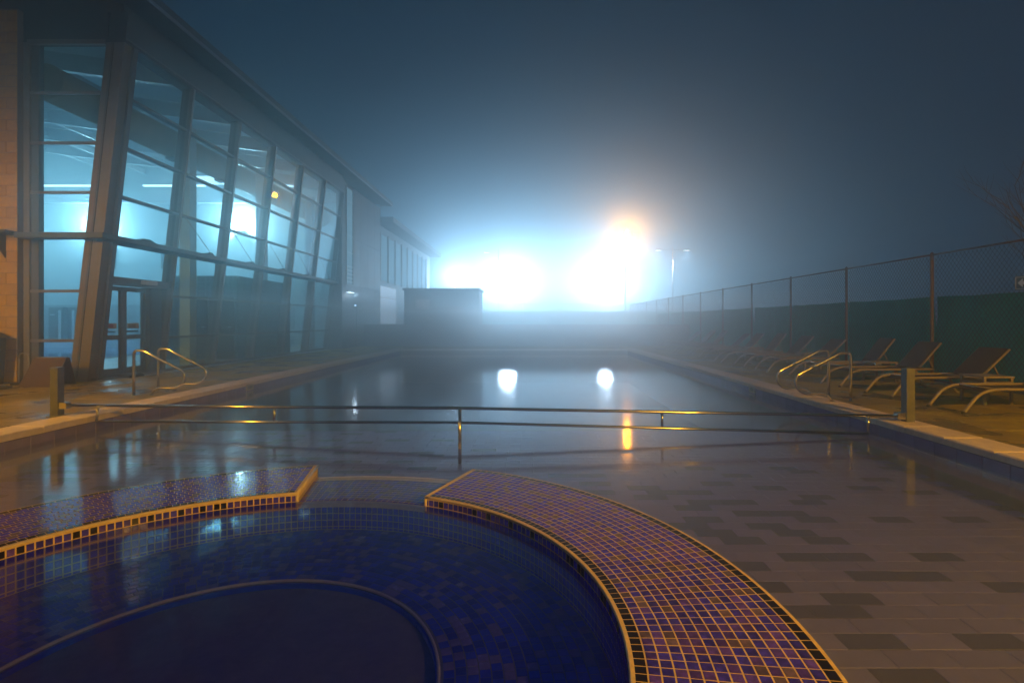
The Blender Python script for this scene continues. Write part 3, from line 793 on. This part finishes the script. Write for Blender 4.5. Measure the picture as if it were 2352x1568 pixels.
# blue tiled changing block inside with its tile joints
q = MB(); q.box((-12.0, 17.2, .004), (-9.6, 21.0, 2.75)); ch = part(q, 'changing_block', M['bluetile'])
q = MB(); jt = .002
for i in range(1, 16): q.box((-12.0+i*.15, 17.2-.004, .02), (-12.0+i*.15+.006, 17.2-.0005, 2.74))
for i in range(1, 18): q.box((-11.99, 17.2-.006, i*.15), (-9.61, 17.2-.0042, i*.15+.006))
for i in range(1, 25): q.box((-9.6+.0005, 17.2+i*.15, .02), (-9.6+.004, 17.2+i*.15+.006, 2.74))
for i in range(1, 18): q.box((-9.6+.0042, 17.21, i*.15), (-9.6+.006, 20.99, i*.15+.006))
o = part(q, 'tile_joint', M['paleline']); o['kind'] = 'stuff'
for (px, py) in ((-11.35, 17.18), (-10.48, 17.18)):
    q = MB(); q.box((px, 17.14, .03), (px+.8, 17.192, 2.05)); part(q, 'cubicle_door', M['locker'])
    q = MB(); q.box((px+.62, 17.11, 1.05), (px+.72, 17.139, 1.08)); part(q, 'door_handle', M['white'])
# inside columns
for yy in (15.1, 19.3, 23.6):
    q = MB(); q.box((-10.1, yy, .004), (-9.8, yy+.3, 6.9)); part(q, 'column', M['beam'])
bld_pool = MB(); bld_pool.box((-24.6, 14.2, .006), (-14.2, 24.8, .03)); bld_pool.box((-24.4, 14.4, .0305), (-14.4, 24.6, .034), 1)
tag(bld_pool.obj('indoor_pool', [M['white'], M['inwater']]), kind='structure')
bb = MB(); bb.box((-24.6, 24.82, .006), (-14.2, 25.1, .34)); part(bb, 'pool_kerb', M['white'])
# uplights on the far hall wall and added fill lamps for the general light of the hall
def uplight(x, y, z, e, lab):
    u = empty('uplight', (x, y, z), label=lab, cat='wall lamp', group='uplights on the pool hall wall')
    f = MB(); f.hexa([(-.18,-.10,-.08),(.18,-.10,-.08),(.18,.10,-.08),(-.18,.10,-.08),(-.28,-.24,.0),(.28,-.24,.0),(.28,.10,.0),(-.28,.10,.0)]); f.obj('lamp_body', M['frame'], u)
    f = MB(); f.box((-.25,-.21,.001),(.25,.08,.03)); f.obj('lamp_lens', M['g_in'], u)
    lamp('uplight_light', 'POINT', (0, -.25, .35), e, (.50, .86, 1), u, .22)
uplight(-22.3, YK-.12, 5.9, 1050, 'bright uplight on hall wall seen through the tall front window')
uplight(-14.9, YK-.12, 5.9, 1050, 'bright uplight on hall wall seen through the third bay of glass')
def hall_fill(x, y, z, e, lab):
    u = empty('hall_floodlight', (x, y, z), label=lab, cat='fill lamp', group='added fill lamps under the pool hall roof')
    f = MB(); f.box((-.7,-.7,0),(.7,.7,.12)); f.tube([(0,0,.12),(0,0,.45)], .02, 6); f.obj('lamp_body', M['white'], u)
    f = MB(); f.box((-.66,-.66,-.02),(.66,.66,-.001)); f.obj('lamp_lens', M['g_hall'], u)
    lamp('hall_floodlight_light', 'AREA', (0, 0, -.05), e, (.18, .72, 1), u, 1.2)
hall_fill(-21.5, 21.3, 8.45, 160, 'added fill lamp under hall roof above the indoor pool')
hall_fill(-18.6, 16.0, 8.10, 100, 'added fill lamp under hall roof near the front window')
hall_fill(-14.0, 23.5, 7.60, 65, 'added fill lamp under hall roof behind the far bays of glass')
# cabinets inside
cab0 = None
for i, (x, y, lab) in enumerate(((-19.4, 22.6, 'left'), (-18.4, 22.6, 'right'))):
    c = empty('cabinet', (-24.0+i*.97, YK-1.1, .004), label=('tall black cabinet with white strip on its right edge inside the pool hall' if i == 0 else 'tall black cabinet with white strip on its left edge, behind corner post'), cat='cabinet', group='black cabinets inside the pool hall')
    f = MB(); f.box((0,0,0),(.72,.5,1.95)); f.obj('cabinet_body', M['locker'], c)
    xs_ = .50 if i == 0 else .20
    f = MB(); f.box((xs_,-.02,.1),(xs_+.12,-.001,1.8)); f.obj('cabinet_strip', M['white'], c)
    f = MB(); f.box((.08 if i == 0 else .45,-.012,1.55),(.30 if i == 0 else .66,-.001,1.61)); f.obj('cabinet_label', M['white'], c)
# starting block-like pool chair seen through the lower bays
for x, y, lab in ((-12.2, 22.2, 'white and cyan pool bench inside hall with dark looped hose in front'), (-11.9, 25.2, 'white pool bench inside the hall behind the last lit bay')):
    c = empty('bench', (x, y, .004), label=lab, cat='bench')
    f = MB(); f.slab(0,0,1.3,.5,.40,.47,.01); f.obj('seat', M['white'], c)
    f = MB(); f.slab(0,.42,1.3,.5,.5,.85,.01); f.obj('backrest', M['white'], c)
    for lx in (.05, 1.17): 
        f = MB(); f.box((lx,.05,0),(lx+.08,.45,.40)); f.obj('leg', M['white'], c)
# ---- rear wing
XW = -8.75
q = MB(); q.box((-16, 30.0, 0), (XW, 46, 6.9)); rw = part(q, 'wall', M['panel'])
for i in range(9):
    q = MB(); q.box((XW+.001, 30.5+i*1.7, 3.6), (XW+.12, 30.56+i*1.7, 6.5)); part(q, 'fin', M['frame'])
for i in range(8):
    q = MB(); q.box((XW+.001, 30.60+i*1.7, 3.7), (XW+.02, 32.1+i*1.7, 6.4)); part(q, 'rear_window', M['g_dim'])
q = MB(); q.box((XW+.001, 30.3, 1.1), (XW+.03, 34.3, 3.35)); part(q, 'lit_window', M['g_lit'])
q = MB(); q.box((XW+.03, 30.25, 2.66), (XW+.06, 34.35, 2.70)); part(q, 'window_bar', M['frame'])
q = MB(); q.box((-16, 30.0, 6.95), (-7.8, 46.4, 7.25)); part(q, 'roof', M['soffit'])

# ================================================================== FAR END: SHED, WALL
sh = empty('shed', (-4.4, 28.0, 0), label='dark teal flat roofed shed standing behind the far end of the pool', cat='shed')
f = MB(); f.box((-2.05,-1.2,0),(1.85,1.2,2.88)); f.obj('wall', M['shed'], sh)
f = MB(); f.box((-2.12,-1.3,2.883),(1.92,1.3,2.99)); f.obj('roof', M['panel'], sh)
for i in range(13):
    f = MB(); x = -2.04+i*.299
    f.box((x+.008,-1.222,.03),(x+.291,-1.201,2.85)); f.obj('plank', M['shed'], sh)
f = MB(); f.box((.2,-1.25,.02),(1.05,-1.2225,2.05)); f.obj('door', M['frame'], sh)
f = MB(); f.box((-1.4,-1.25,1.9),(-.7,-1.2225,2.4)); f.obj('vent', M['pole'], sh)
f = MB(); f.box((1.852,-1.0,0),(1.93,-.8,2.80)); f.obj('downpipe', M['pole'], sh)
bw = MB(); bw.box((PL-3.0, 26.85, -.02), (8.25, 27.05, 1.02)); bw_ = bw.obj('boundary_wall', M['farwall'])
tag(bw_, label='low grey rendered wall closing the far end of the pool deck', cat='wall')
f = MB(); f.box((PL-3.0, 26.82, 1.0205), (8.25, 27.08, 1.09)); f.obj('coping', M['farwall'], bw_)
# fix shed position behind wall
sh.location = (-4.5, 28.6, 0)

# ================================================================== FENCES
XF = 8.5; FT = 2.66; SP = 2.97
def link_mesh(w, h, s=.095, r=.0030):
    mb = MB()
    def seg(p, q):
        p = Vector((0, *p)); q = Vector((0, *q)); d = (q-p).normalized(); n = Vector((1,0,0)); u = d.cross(n)
        ring = [n*r, (u*.87-n*.5)*r, (-u*.87-n*.5)*r]
        mb.add([p+a for a in ring]+[q+a for a in ring], [(0,1,4,3),(1,2,5,4),(2,0,3,5)])
    slope = 1.25
    c = -h/slope
    while c < w:
        # y = c + t, z = slope * t
        t0 = max(0, -c); t1 = min(h/slope, w-c)
        if t1 > t0: 
            seg((c+t0, slope*t0), (c+t1, slope*t1)); seg((w-c-t0, slope*t0), (w-c-t1, slope*t1))
        c += s
    return mb
fen = empty('mesh_fence', (XF, 8.0, 0), label='chain link fence with brown posts and green windbreak along right side of pool', cat='fence')
y00 = 11.02 - 2*SP
chain = link_mesh(SP-.06, FT-.1).mesh('chain_link_panel', M['wire'])
pm = MB(); pm.tube([(0,0,-.02),(0,0,FT+.02)], .034, 8); pm.tube([(0,0,FT+.02),(0,0,FT+.05)], [.034,.012], 8)
pmm = pm.mesh('post', M['fencepost'])
NBAY = 13
scr = []
def screen_mesh(seed, w):
    rs = random.Random(seed); nx, nz = 30, 18; vs = []; fs = []
    top = 1.77
    ph = rs.uniform(0, 6)
    for i in range(nx+1):
        for j in range(nz+1):
            y = w*i/nx; t = j/nz
            z = .02 + t*(top-.02 + .004*math.sin(5*y+ph) - .012*abs(math.sin(PI*y/w)))
            x = .022*math.sin(7*y+3*z+ph) + .016*math.sin(13*y-5*z+ph) + .010*math.sin(29*y+2*z) + rs.uniform(-.006, .006)
            vs.append((x, y, z))
    for i in range(nx):
        for j in range(nz):
            a = i*(nz+1)+j; fs.append((a, a+nz+1, a+nz+2, a+1))
    mb = MB(); mb.add(vs, fs, 0, True); return mb.mesh('windbreak', M['screen'])
scr = [screen_mesh(s, SP) for s in range(3)]
rail = MB(); rail.tube([(0,.03,0),(0,SP-.03,0)], .021, 6); railm = rail.mesh('top_rail', M['fencepost'])
for k_ in range(NBAY+1):
    y = y00 + k_*SP - 8.0
    inst('post', pmm, fen, (0, y, 0))
    if k_ < NBAY:
        inst('top_rail', railm, fen, (0, y, FT-.01))
        o = inst('chain_link_panel', chain, fen, (.045, y+.03, .06)); o['kind'] = 'stuff'
        if k_ < 10: inst('windbreak', scr[k_ % 3], fen, (.085, y, 0))
# far fence of the pitch
ff = empty('pitch_fence', (4, 43.8, 0), label='tall fence with pale green windbreak across far end, lit from behind', cat='fence')
fpm = MB().tube([(0,0,0),(0,0,2.7)], .035, 6).mesh('post', M['pole'])
fsm = MB(); fsm.box((-1.5,-.01,.05),(1.5,.01,2.1)); fsmm = fsm.mesh('windbreak', M['screen'])
for i in range(-3, 4):
    inst('windbreak', fsmm, ff, (i*3.0-.0, 0, 0)); inst('post', fpm, ff, (i*3.0-1.5, -.08, 0))
f = MB(); f.tube([(-10.5,-.08,2.68),(10.5,-.08,2.68)], .025, 6); f.obj('top_rail', M['pole'], ff)
# arrow sign on the fence
sg = empty('arrow_sign', (XF-.05, 8.90, 1.91), label='small black sign with white arrow fixed high on the fence at right edge', cat='sign')
f = MB(); f.box((-.012,-.17,-.12),(0,.17,.12)); f.obj('sign_plate', M['signblack'], sg)
f = MB(); f.box((-.016,-.16,.095),(-.0125,.16,.105)); f.box((-.016,-.16,-.105),(-.0125,.16,-.095)); f.box((-.016,-.16,-.094),(-.0125,-.15,.094)); f.box((-.016,.15,-.094),(-.0125,.16,.094))
f.obj('sign_border', M['white'], sg)
f = MB(); f.add([(-.015,.12,0),(-.015,.02,.08),(-.015,.02,.03),(-.015,-.12,.03),(-.015,-.12,-.03),(-.015,.02,-.03),(-.015,.02,-.08)], [(0,1,2,3,4,5,6)]); f.obj('sign_arrow', M['white'], sg)
# two clips on the windbreak
for (y, z) in ((22.7, 1.72), (21.0, 1.55)):
    pass

# ================================================================== POOL HANDRAIL ACROSS THE WATER
hr = empty('pool_handrail', (0, 6.3, ZW), label='two bar steel handrail crossing the shallow water between two deck posts', cat='handrail')
def hp(mb, name, m):
    mb.v = [(x, y-6.3, z-ZW) for x, y, z in mb.v]; return mb.obj(name, m, hr)
pl_ = Vector((-6.10, 6.95, .135)); pc = Vector((-.83, 6.27, .212)); prr = Vector((4.62, 6.47, .078))
top = [pl_, pl_.lerp(pc, .5)+Vector((0,0,-.004)), pc + Vector((-.05,0.003,.001)), pc + Vector((.05, .002, -.002)), pc.lerp(prr, .5)+Vector((0,0,-.003)), prr]
hp(MB().tube(top, .0195, 12), 'top_rail', M['steel'])
ll = Vector((-5.68, 6.86, -.062)); lc = Vector((-.83, 6.27, .038)); lr = Vector((4.19, 6.45, -.135))
hp(MB().tube([ll, ll.lerp(lc, .5), lc+Vector((-.05,0,0)), lc+Vector((.05,0,-.001)), lc.lerp(lr, .5), lr], .017, 12), 'lower_rail', M['steel'])
def on(a, b_, c, x):
    if x < c.x: t = (x-a.x)/(c.x-a.x); return a.lerp(c, t)
    t = (x-c.x)/(b_.x-c.x); return c.lerp(b_, t)
for x in (-5.68, -3.2, 1.62, 4.19):
    hp(MB().tube([on(pl_, prr, pc, x), on(ll, lr, lc, x)], .016, 10), 'baluster', M['steel'])
hp(MB().tube([pc, Vector((pc.x, pc.y, -.455))], .021, 12), 'centre_post', M['steel'])
for x, y, h, sx in ((-6.24, 6.90, .63, 1), (4.70, 6.47, .66, -1)):
    f = MB(); f.box((x-.05, y-.04, 0), (x+.05, y+.06, h)); hp(f, 'end_post', M['post'])
    f = MB(); f.box((x-.054, y-.044, h+.0005), (x+.054, y+.064, h+.014)); hp(f, 'post_cap', M['post'])
    f = MB(); f.box((x-.08, y-.07, -.001), (x+.08, y+.09, .012)); hp(f, 'base_plate', M['post'])
    zz = .135 if sx > 0 else .078
    f = MB(); f.box((min(x+sx*.051, x+sx*.15), y-.03, zz-.035), (max(x+sx*.051, x+sx*.15), y+.05, zz+.045)); hp(f, 'clamp', M['steel'])

# ================================================================== GRAB RAILS
def grab(x, y, s, lab):
    """s=+1: loop leans towards +x"""
    g_ = empty('grab_rail', (x, y, 0), label=lab, cat='grab rail', group='steel grab rails of the pool ladders')
    pts = [(0,0,0),(0,0,.35),(0,0,.60)]
    pts += bez([(0,0,.60),(0,0,.76),(s*.10,0,.76),(s*.26,0,.74)], 6)[1:-1]
    pts += bez([(s*.20,0,.735),(s*.46,0,.60),(s*.72,0,.47),(s*.86,0,.40),(s*.86,0,.22),(s*.74,0,.13),(s*.60,0,.125)], 6)[1:]
    pts += bez([(s*.60,0,.125),(s*.42,0,.13),(s*.33,0,.08),(s*.29,0,.0)], 6)[1:]
    MB().tube(pts, .0215, 12).obj('rail', M['steel'], g_)
    f = MB(); f.tube([(0,0,-.002),(0,0,.012)], .042, 12); f.obj('flange', M['steel'], g_)
    f = MB(); f.tube([(s*.29,0,-.002),(s*.29,0,.012)], .042, 12); f.obj('flange', M['steel'], g_)
grab(-6.67, 8.82, 1, 'nearer steel grab rail of the ladder on the left, by the glass door')
grab(-6.67, 9.40, 1, 'farther steel grab rail of the ladder on the left, behind its twin')
grab(5.02, 8.15, -1, 'nearer steel grab rail of the ladder on the right, beside the loungers')
grab(5.02, 8.75, -1, 'farther steel grab rail of the ladder on the right, behind its twin')

# ================================================================== LOUNGERS
def make_lounger(bx=0., bz=0.):
    L = empty('sun_lounger')
    wid = .60
    for s in (0, 1):
        y = s*wid
        pts = bez([(0,y,.012),(.10,y,.13),(.22,y,.27),(.42,y,.335),(.75,y,.33)], 5) + [(1.2,y,.33),(1.86,y,.33)]
        MB().tube(pts, .021, 8).obj('side_frame', M['lounge'], L)
        f = MB().tube(bez([(1.50,y,.31),(1.58,y,.18),(1.62,y,.05),(1.70,y,.0)], 4), .019, 8); f.obj('leg', M['lounge'], L)
        f = MB().tube([(1.60,y+(.03 if s==0 else -.03),.36),(2.03+bx,y+(.03 if s==0 else -.03),.83+bz)], .017, 8); f.obj('backrest_frame', M['lounge'], L)
        f = MB().tube([(1.78+bx*.42,y+(.045 if s==0 else -.045),.545+bz*.42),(1.88,y+(.02 if s==0 else -.02),.33)], .010, 6); f.obj('strut', M['lounge'], L)
        f = MB().tube([(-.006,y,0),(.012,y,.03)], .026, 8); f.obj('foot', M['rubber'], L)
    for x, z in ((.46,.33),(1.40,.33),(1.86,.33)):
        f = MB().tube([(x,.0,z),(x,wid,z)], .015, 6); f.obj('cross_bar', M['lounge'], L)
    f = MB(); n = 12; vs = []; fs = []
    for i in range(n+1):
        x = .34 + (1.60-.34)*i/n; sag = -.035*math.sin(PI*i/n)
        z = .345+sag - (.05*(1-i/2) if i < 2 else 0)
        vs += [(x,.022,z),(x,wid-.022,z),(x,.022,z-.008),(x,wid-.022,z-.008)]
    for i in range(n):
        a = 4*i; fs += [(a,a+4,a+5,a+1),(a+2,a+3,a+7,a+6),(a,a+2,a+6,a+4),(a+1,a+5,a+7,a+3)]
    f.add(vs, fs, 0, False); f.obj('seat_sling', M['sling'], L)
    f = MB(); f.hexa([(1.585,.045,.365),(2.02+bx,.045,.84+bz),(2.02+bx,wid-.045,.84+bz),(1.585,wid-.045,.365),(1.577,.045,.373),(2.012+bx,.045,.848+bz),(2.012+bx,wid-.045,.848+bz),(1.577,wid-.045,.373)]); f.obj('backrest_sling', M['sling'], L)
    f = MB().tube([(2.03+bx,.03,.83+bz),(2.03+bx,wid-.03,.83+bz)], .013, 6); f.obj('head_bar', M['lounge'], L)
    return L
ords = ['cut by the right edge of the photo, nearest of the row', 'just behind the handrail post, second of the row', 'its backrest under the fence post, third of the row',
        'behind the nearer grab rail, fourth of the row', 'seen between the two grab rails, fifth of the row', 'sixth of the row, partly behind the farther grab rail', 'seventh of the row, fading into the mist',
        'eighth of the row, faint in the mist', 'ninth of the row, hardly visible in the mist', 'tenth of the row, hardly visible in the mist', 'eleventh of the row, almost lost in the mist', 'twelfth and last of the row, almost lost in the mist']
ys = [7.05, 8.50, 9.95, 11.40, 12.85, 14.32, 15.80, 17.4, 18.9, 20.6, 22.1, 23.6]
protos = [make_lounger(), make_lounger(.035, -.045), make_lounger(-.045, .04)]
rl = random.Random(5)
for i, y in enumerate(ys):
    v_ = (0, 1, 0, 2, 1, 0, 2, 0, 1, 2, 0, 1)[i]
    o = protos[v_] if i in (0, 1, 3) else copy_tree(protos[v_])
    o.location = (5.84 + (rl.uniform(-.05, .08) if i else 0.02), y, 0.0)
    o.rotation_euler = (0, 0, R(rl.uniform(-5, 5)))
    tag(o, 'brown sling sun lounger ' + ords[i], 'sun lounger', 'sun loungers in a row along the fence')
def make_table():
    T = empty('side_table')
    f = MB(); f.slab(0,0,.46,.46,.40,.425,.006); f.obj('table_top', M['lounge'], T)
    f = MB()
    f.box((.01,.01,.30),(.45,.03,.34)); f.box((.01,.43,.30),(.45,.45,.34)); f.box((.01,.031,.30),(.03,.429,.34)); f.box((.43,.031,.30),(.45,.429,.34)); f.obj('rail', M['lounge'], T)
    for x in (.01, .415):
        for y in (.01, .415):
            f = MB(); f.box((x,y,0),(x+.035,y+.035,.399)); f.obj('leg', M['lounge'], T)
    return T
tp = make_table()
for i, (x, y, lab) in enumerate(((6.82, 7.83, 'low cream side table between the two nearest loungers'), (7.05, 10.62, 'low cream side table beyond the handrail post, third lounger beside it'),
                        (7.15, 13.55, 'low cream side table behind the grab rails'), (7.0, 16.55, 'low cream side table far down the row of loungers in the mist'))):
    o = tp if i == 0 else copy_tree(tp); o.location = (x, y, 0); tag(o, lab, 'side table', 'side tables between the loungers')

# ================================================================== SMALL THINGS ON THE LEFT
bn = empty('storage_bin', (-10.98, 10.2, 0), label='olive storage bin with sloping lid against the ochre block wall', cat='storage bin')
f = MB(); f.hexa([(-1.0,-.35,0),(.42,-.35,0),(.42,.3,0),(-1.0,.3,0),(-1.05,-.38,.92),(.46,-.38,.92),(.46,.32,.92),(-1.05,.32,.92)]); f.obj('body', M['bin'], bn)
f = MB(); f.hexa([(-1.1,-.42,.921),(.52,-.42,.921),(.52,.36,.921),(-1.1,.36,.921),(-.9,-.30,1.12),(.24,-.30,1.12),(.24,.25,1.12),(-.9,.25,1.12)]); f.obj('lid', M['bin'], bn)
bd = empty('sandwich_board', (-9.36, 10.2, 0), label='brown sandwich board leaning open beside the corner of the glass building', cat='sign board')
for s in (-1, 1):
    f = MB(); f.hexa([(-.36,s*.25-.012,0),(.30,s*.25-.012,0),(.30,s*.25+.012,0),(-.36,s*.25+.012,0),(-.26,s*.03-.012,.54),(.36,s*.03-.012,.54),(.36,s*.03+.012,.54),(-.26,s*.03+.012,.54)]); f.obj('board', M['brown'], bd)
f = MB(); f.box((-.2,-.05,.541),(.30,.05,.555)); f.obj('hinge', M['pole'], bd)
bm_ = empty('pole_brush', (-10.15, 9.75, 0), label='pole with a yellow end standing upside down in front of the storage bin', cat='brush')
f = MB().tube([(-.02,.30,.72),(0,0,.12)], .013, 6); f.obj('handle', M['post'], bm_)
f = MB().tube([(0,0,.0),(0,-.01,.06),(0,0,.13)], [.028,.04,.018], 8); f.obj('end_cap', M['yellow'], bm_)
hs = empty('hose_coil', (-10.05, 9.55, 0), label='dark hose lying in loose loops on the deck by the bin', cat='hose')
pts = []
for i in range(120):
    a = i*.21; r = .20 + .10*math.sin(i*.11) + .0015*i
    pts.append((1.5*r*math.cos(a), r*math.sin(a)*.8, .018 + .012*(i % 7 == 0) + .00025*i))
MB().tube(pts, .016, 6).obj('hose', M['hose'], hs)
st = empty('metal_frame', (-9.98, 10.35, 0), label='thin hooped metal trolley frame beside the storage bin', cat='trolley')
f = MB().tube(bez([(-.12,0,0),(-.12,0,.40),(-.12,0,.62),(0,0,.62),(.08,0,.60),(.08,0,.0)], 4), .012, 6); f.obj('frame', M['pole'], st)
f = MB(); f.box((-.16,-.14,.0),(.12,.14,.04)); f.obj('base', M['rubber'], st)

# ================================================================== BARE TREE BEHIND THE FENCE
tr = empty('bare_tree', (12.2, 11.8, -.06), label='bare leafless tree behind the fence at the right edge', cat='tree')
rt = random.Random(21)
f = MB().tube([(0,0,0),(.05,.02,1.2),(.0,0,2.4)], [.11,.09,.07], 8); f.obj('trunk', M['bark'], tr)
tw_ = MB()
def branch(p, d, ln, r, depth):
    pts = [p]; q = p
    for i in range(4):
        d = (d + Vector((rt.uniform(-.16,.16), rt.uniform(-.16,.16), rt.uniform(-.02,.14)))).normalized()
        q = q + d*ln/4; pts.append(q)
    tw_.tube(pts, [r*(1-.16*i) for i in range(5)], 5)
    if depth > 0:
        for k_ in range(3):
            b0 = pts[rt.randint(1, 4)]
            nd = (d + Vector((rt.uniform(-.7,.7), rt.uniform(-.7,.7), rt.uniform(0,.4)))).normalized()
            branch(b0, nd, ln*rt.uniform(.55,.8), r*.55, depth-1)
for k_ in range(9):
    a = 2*PI*k_/9 + rt.uniform(-.3,.3)
    branch(Vector((0,0,rt.uniform(1.3,2.4))), Vector((math.cos(a)*.8, math.sin(a)*.6, 1.0)).normalized(), rt.uniform(1.3,1.9), .032, 3)
tw_.obj('crown', M['bark'], tr)

# ================================================================== LAMPS
COOL = (.60, .80, 1.0)
SOD = (1.0, .46, .025)
def mast(name, loc, h, heads, energy, lab, cat, group=None, col=COOL, lens='g_cool', size=1.5):
    m = empty(name, loc, label=lab, cat=cat, group=group)
    MB().tube([(0,0,0),(0,0,h*.5),(0,0,h+.15)], [.11,.085,.06], 8).obj('pole', M['pole'], m)
    f = MB(); f.box((-.2,-.2,0),(.2,.2,.05)); f.obj('base_plate', M['pole'], m)
    w = .62
    f = MB(); f.box((-w*heads/2, .08, h-.04), (w*heads/2, .14, h+.02)); f.obj('cross_arm', M['pole'], m)
    for i in range(heads):
        x = (i-(heads-1)/2)*w
        f = MB(); f.hexa([(x-.2,.0,h-.16),(x+.2,.0,h-.16),(x+.2,.14,h-.2),(x-.2,.14,h-.2),(x-.26,-.16,h+.16),(x+.26,-.16,h+.16),(x+.2,.1,h+.2),(x-.2,.1,h+.2)]); f.obj('lamp_head', M['frame'], m)
        f = MB(); f.hexa([(x-.18,-.03,h-.15),(x+.18,-.03,h-.15),(x+.18,-.004,h-.15),(x-.18,-.004,h-.15),(x-.22,-.185,h+.13),(x+.22,-.185,h+.13),(x+.22,-.165,h+.13),(x-.22,-.165,h+.13)]); f.obj('lamp_lens', M[lens], m)
    lamp(name+'_light', 'POINT', (0, -.6, h), energy, col, m, size)
    return m
D = 96.0
mast('floodlight_mast', (-50/1200*D, D, -.03), 1.25+86/1200*D, 3, 76000, 'left floodlight mast beyond the pool, its lamps a white blaze in the fog', 'floodlight', 'floodlight masts of the sports pitch')
mast('floodlight_mast', (174/1200*D, D, -.03), 1.25+82/1200*D, 4, 72000, 'right floodlight mast beyond the pool, the biggest white blaze in fog', 'floodlight', 'floodlight masts of the sports pitch')
mast('floodlight_mast', (-170/1200*52, 52, -.06), 1.25+103/1200*52, 1, 2600, 'small white floodlight above the shed roof at far left of the pool', 'floodlight', 'floodlight masts of the sports pitch')
# sodium street lamp
Ds = 53.0
sl_ = empty('street_lamp', (225/1200*Ds, Ds, -.06), label='orange sodium street lamp glowing in fog above the far fence', cat='street lamp')
hz = 1.25+208/1200*Ds
MB().tube([(0,.9,0),(0,.9,hz*.6),(0,.9,hz-.5)]+bez([(0,.9,hz-.5),(0,.9,hz+.1),(0,.5,hz+.14),(0,.2,hz+.13)], 4)[1:], [.09]*3+[.05]*(len(bez([(0,.9,hz-.5),(0,.9,hz+.1),(0,.5,hz+.14),(0,.2,hz+.13)], 4))-1), 8).obj('pole', M['pole'], sl_)
f = MB(); f.hexa([(-.14,-.4,hz+.03),(.14,-.4,hz+.03),(.14,.3,hz+.03),(-.14,.3,hz+.03),(-.08,-.3,hz+.2),(.08,-.3,hz+.2),(.08,.25,hz+.2),(-.08,.25,hz+.2)]); f.obj('lamp_head', M['frame'], sl_)
f = MB(); f.hexa([(-.09,-.3,hz-.05),(.09,-.3,hz-.05),(.09,.2,hz-.05),(-.09,.2,hz-.05),(-.12,-.36,hz+.029),(.12,-.36,hz+.029),(.12,.26,hz+.029),(-.12,.26,hz+.029)]); f.obj('lamp_lens', M['g_warm'], sl_)
lamp('street_lamp_light', 'POINT', (0, -.1, hz-.3), 4300, (1, .33, .0), sl_, .22)
# twin lamp post at right and single one at left of the blaze
def twin(x, y, h, arms, e, lab):
    t = empty('lamp_post', (x, y, -.06), label=lab, cat='lamp post', group='slim lamp posts beyond the fence')
    MB().tube([(0,0,0),(0,0,h+.35)], [.08,.05], 8).obj('pole', M['pole'], t)
    for s in arms:
        f = MB().tube([(0,0,h+.05),(s*1.15,0,h+.05)], .03, 6); f.obj('arm', M['pole'], t)
        f = MB(); f.hexa([(s*1.35-.3,-.18,h-.02),(s*1.35+.3,-.18,h-.02),(s*1.35+.3,.18,h-.02),(s*1.35-.3,.18,h-.02),(s*1.35-.22,-.12,h+.12),(s*1.35+.22,-.12,h+.12),(s*1.35+.22,.12,h+.12),(s*1.35-.22,.12,h+.12)]); f.obj('lamp_head', M['frame'], t)
        f = MB(); f.box((s*1.35-.26,-.15,h-.05),(s*1.35+.26,.15,h-.0205)); f.obj('lamp_lens', M['g_strip'], t)
        lamp('lamp_post_light', 'SPOT', (s*1.35, 0, h-.1), e, COOL, t, .15, (0,0,0), 130, .6)
twin(330/1200*50, 50, 1.25+165/1200*50, (-1, 1), 6000, 'slim lamp post with two shaded heads behind the far end of the fence')
twin(-70/1200*58, 58, 1.25+160/1200*58, (-1,), 4000, 'slim lamp post with one shaded head left of the blaze')
# sodium lamps on the terrace behind the camera: they light the near deck and the rim
def sodium_post(x, y, h, e, lab, aim=45, yaw=0):
    t = empty('terrace_lamp', (x, y, 0), label=lab, cat='lamp post', group='sodium lamps on the terrace')
    MB().tube([(0,0,0),(0,0,h)], .05, 8).obj('pole', M['pole'], t)
    f = MB().tube([(0,0,h),(0,0,h+.08),(0,0,h+.3)], [.2,.22,.04], 10); f.obj('lamp_head', M['frame'], t)
    f = MB().tube([(0,0,h-.12),(0,0,h-.001)], [.06,.12], 10); f.obj('lamp_lens', M['g_warm'], t)
    lamp('terrace_lamp_light', 'SPOT', (0, .1, h-.2), e, SOD, t, .12, (R(aim), 0, R(yaw)), 128, .7)
sodium_post(6.7, -4.6, 4.8, 6800, 'sodium lamp post on the terrace behind the viewer, on the right', 52, 8)
sodium_post(-10.2, 2.2, 4.4, 2500, 'sodium lamp post on the terrace beside the viewer, on the left', 42, -5)

# ================================================================== HAZE
hb_ = MB(); hb_.box((-46, -15, -2.95), (46, 119, 11.8))
hz_ = hb_.obj('haze', [])
hm = bpy.data.materials.new('night fog'); hm.use_nodes = True
nt = hm.node_tree; nt.nodes.remove(nt.nodes['Principled BSDF'])
pv = nt.nodes.new('ShaderNodeVolumePrincipled')
pv.inputs['Color'].default_value = (.70, .90, 1, 1); pv.inputs['Density'].default_value = HAZE
pv.inputs['Anisotropy'].default_value = .86
nt.links.new(pv.outputs[0], nt.nodes['Material Output'].inputs['Volume'])
hz_.data.materials.append(hm)
tag(hz_, kind='stuff')
# warm water steaming into the cold air over the far half of the pool
sb = MB(); sb.box((-6.2, 7.4, .035), (4.9, 26.7, 1.75))
so = sb.obj('steam', [])
sm_ = hm.copy(); sm_.name = 'pool steam'
for n in sm_.node_tree.nodes:
    if n.type == 'PRINCIPLED_VOLUME': n.inputs['Density'].default_value = .068; n.inputs['Color'].default_value = (.86, .95, 1, 1)
so.data.materials.append(sm_); tag(so, kind='stuff')
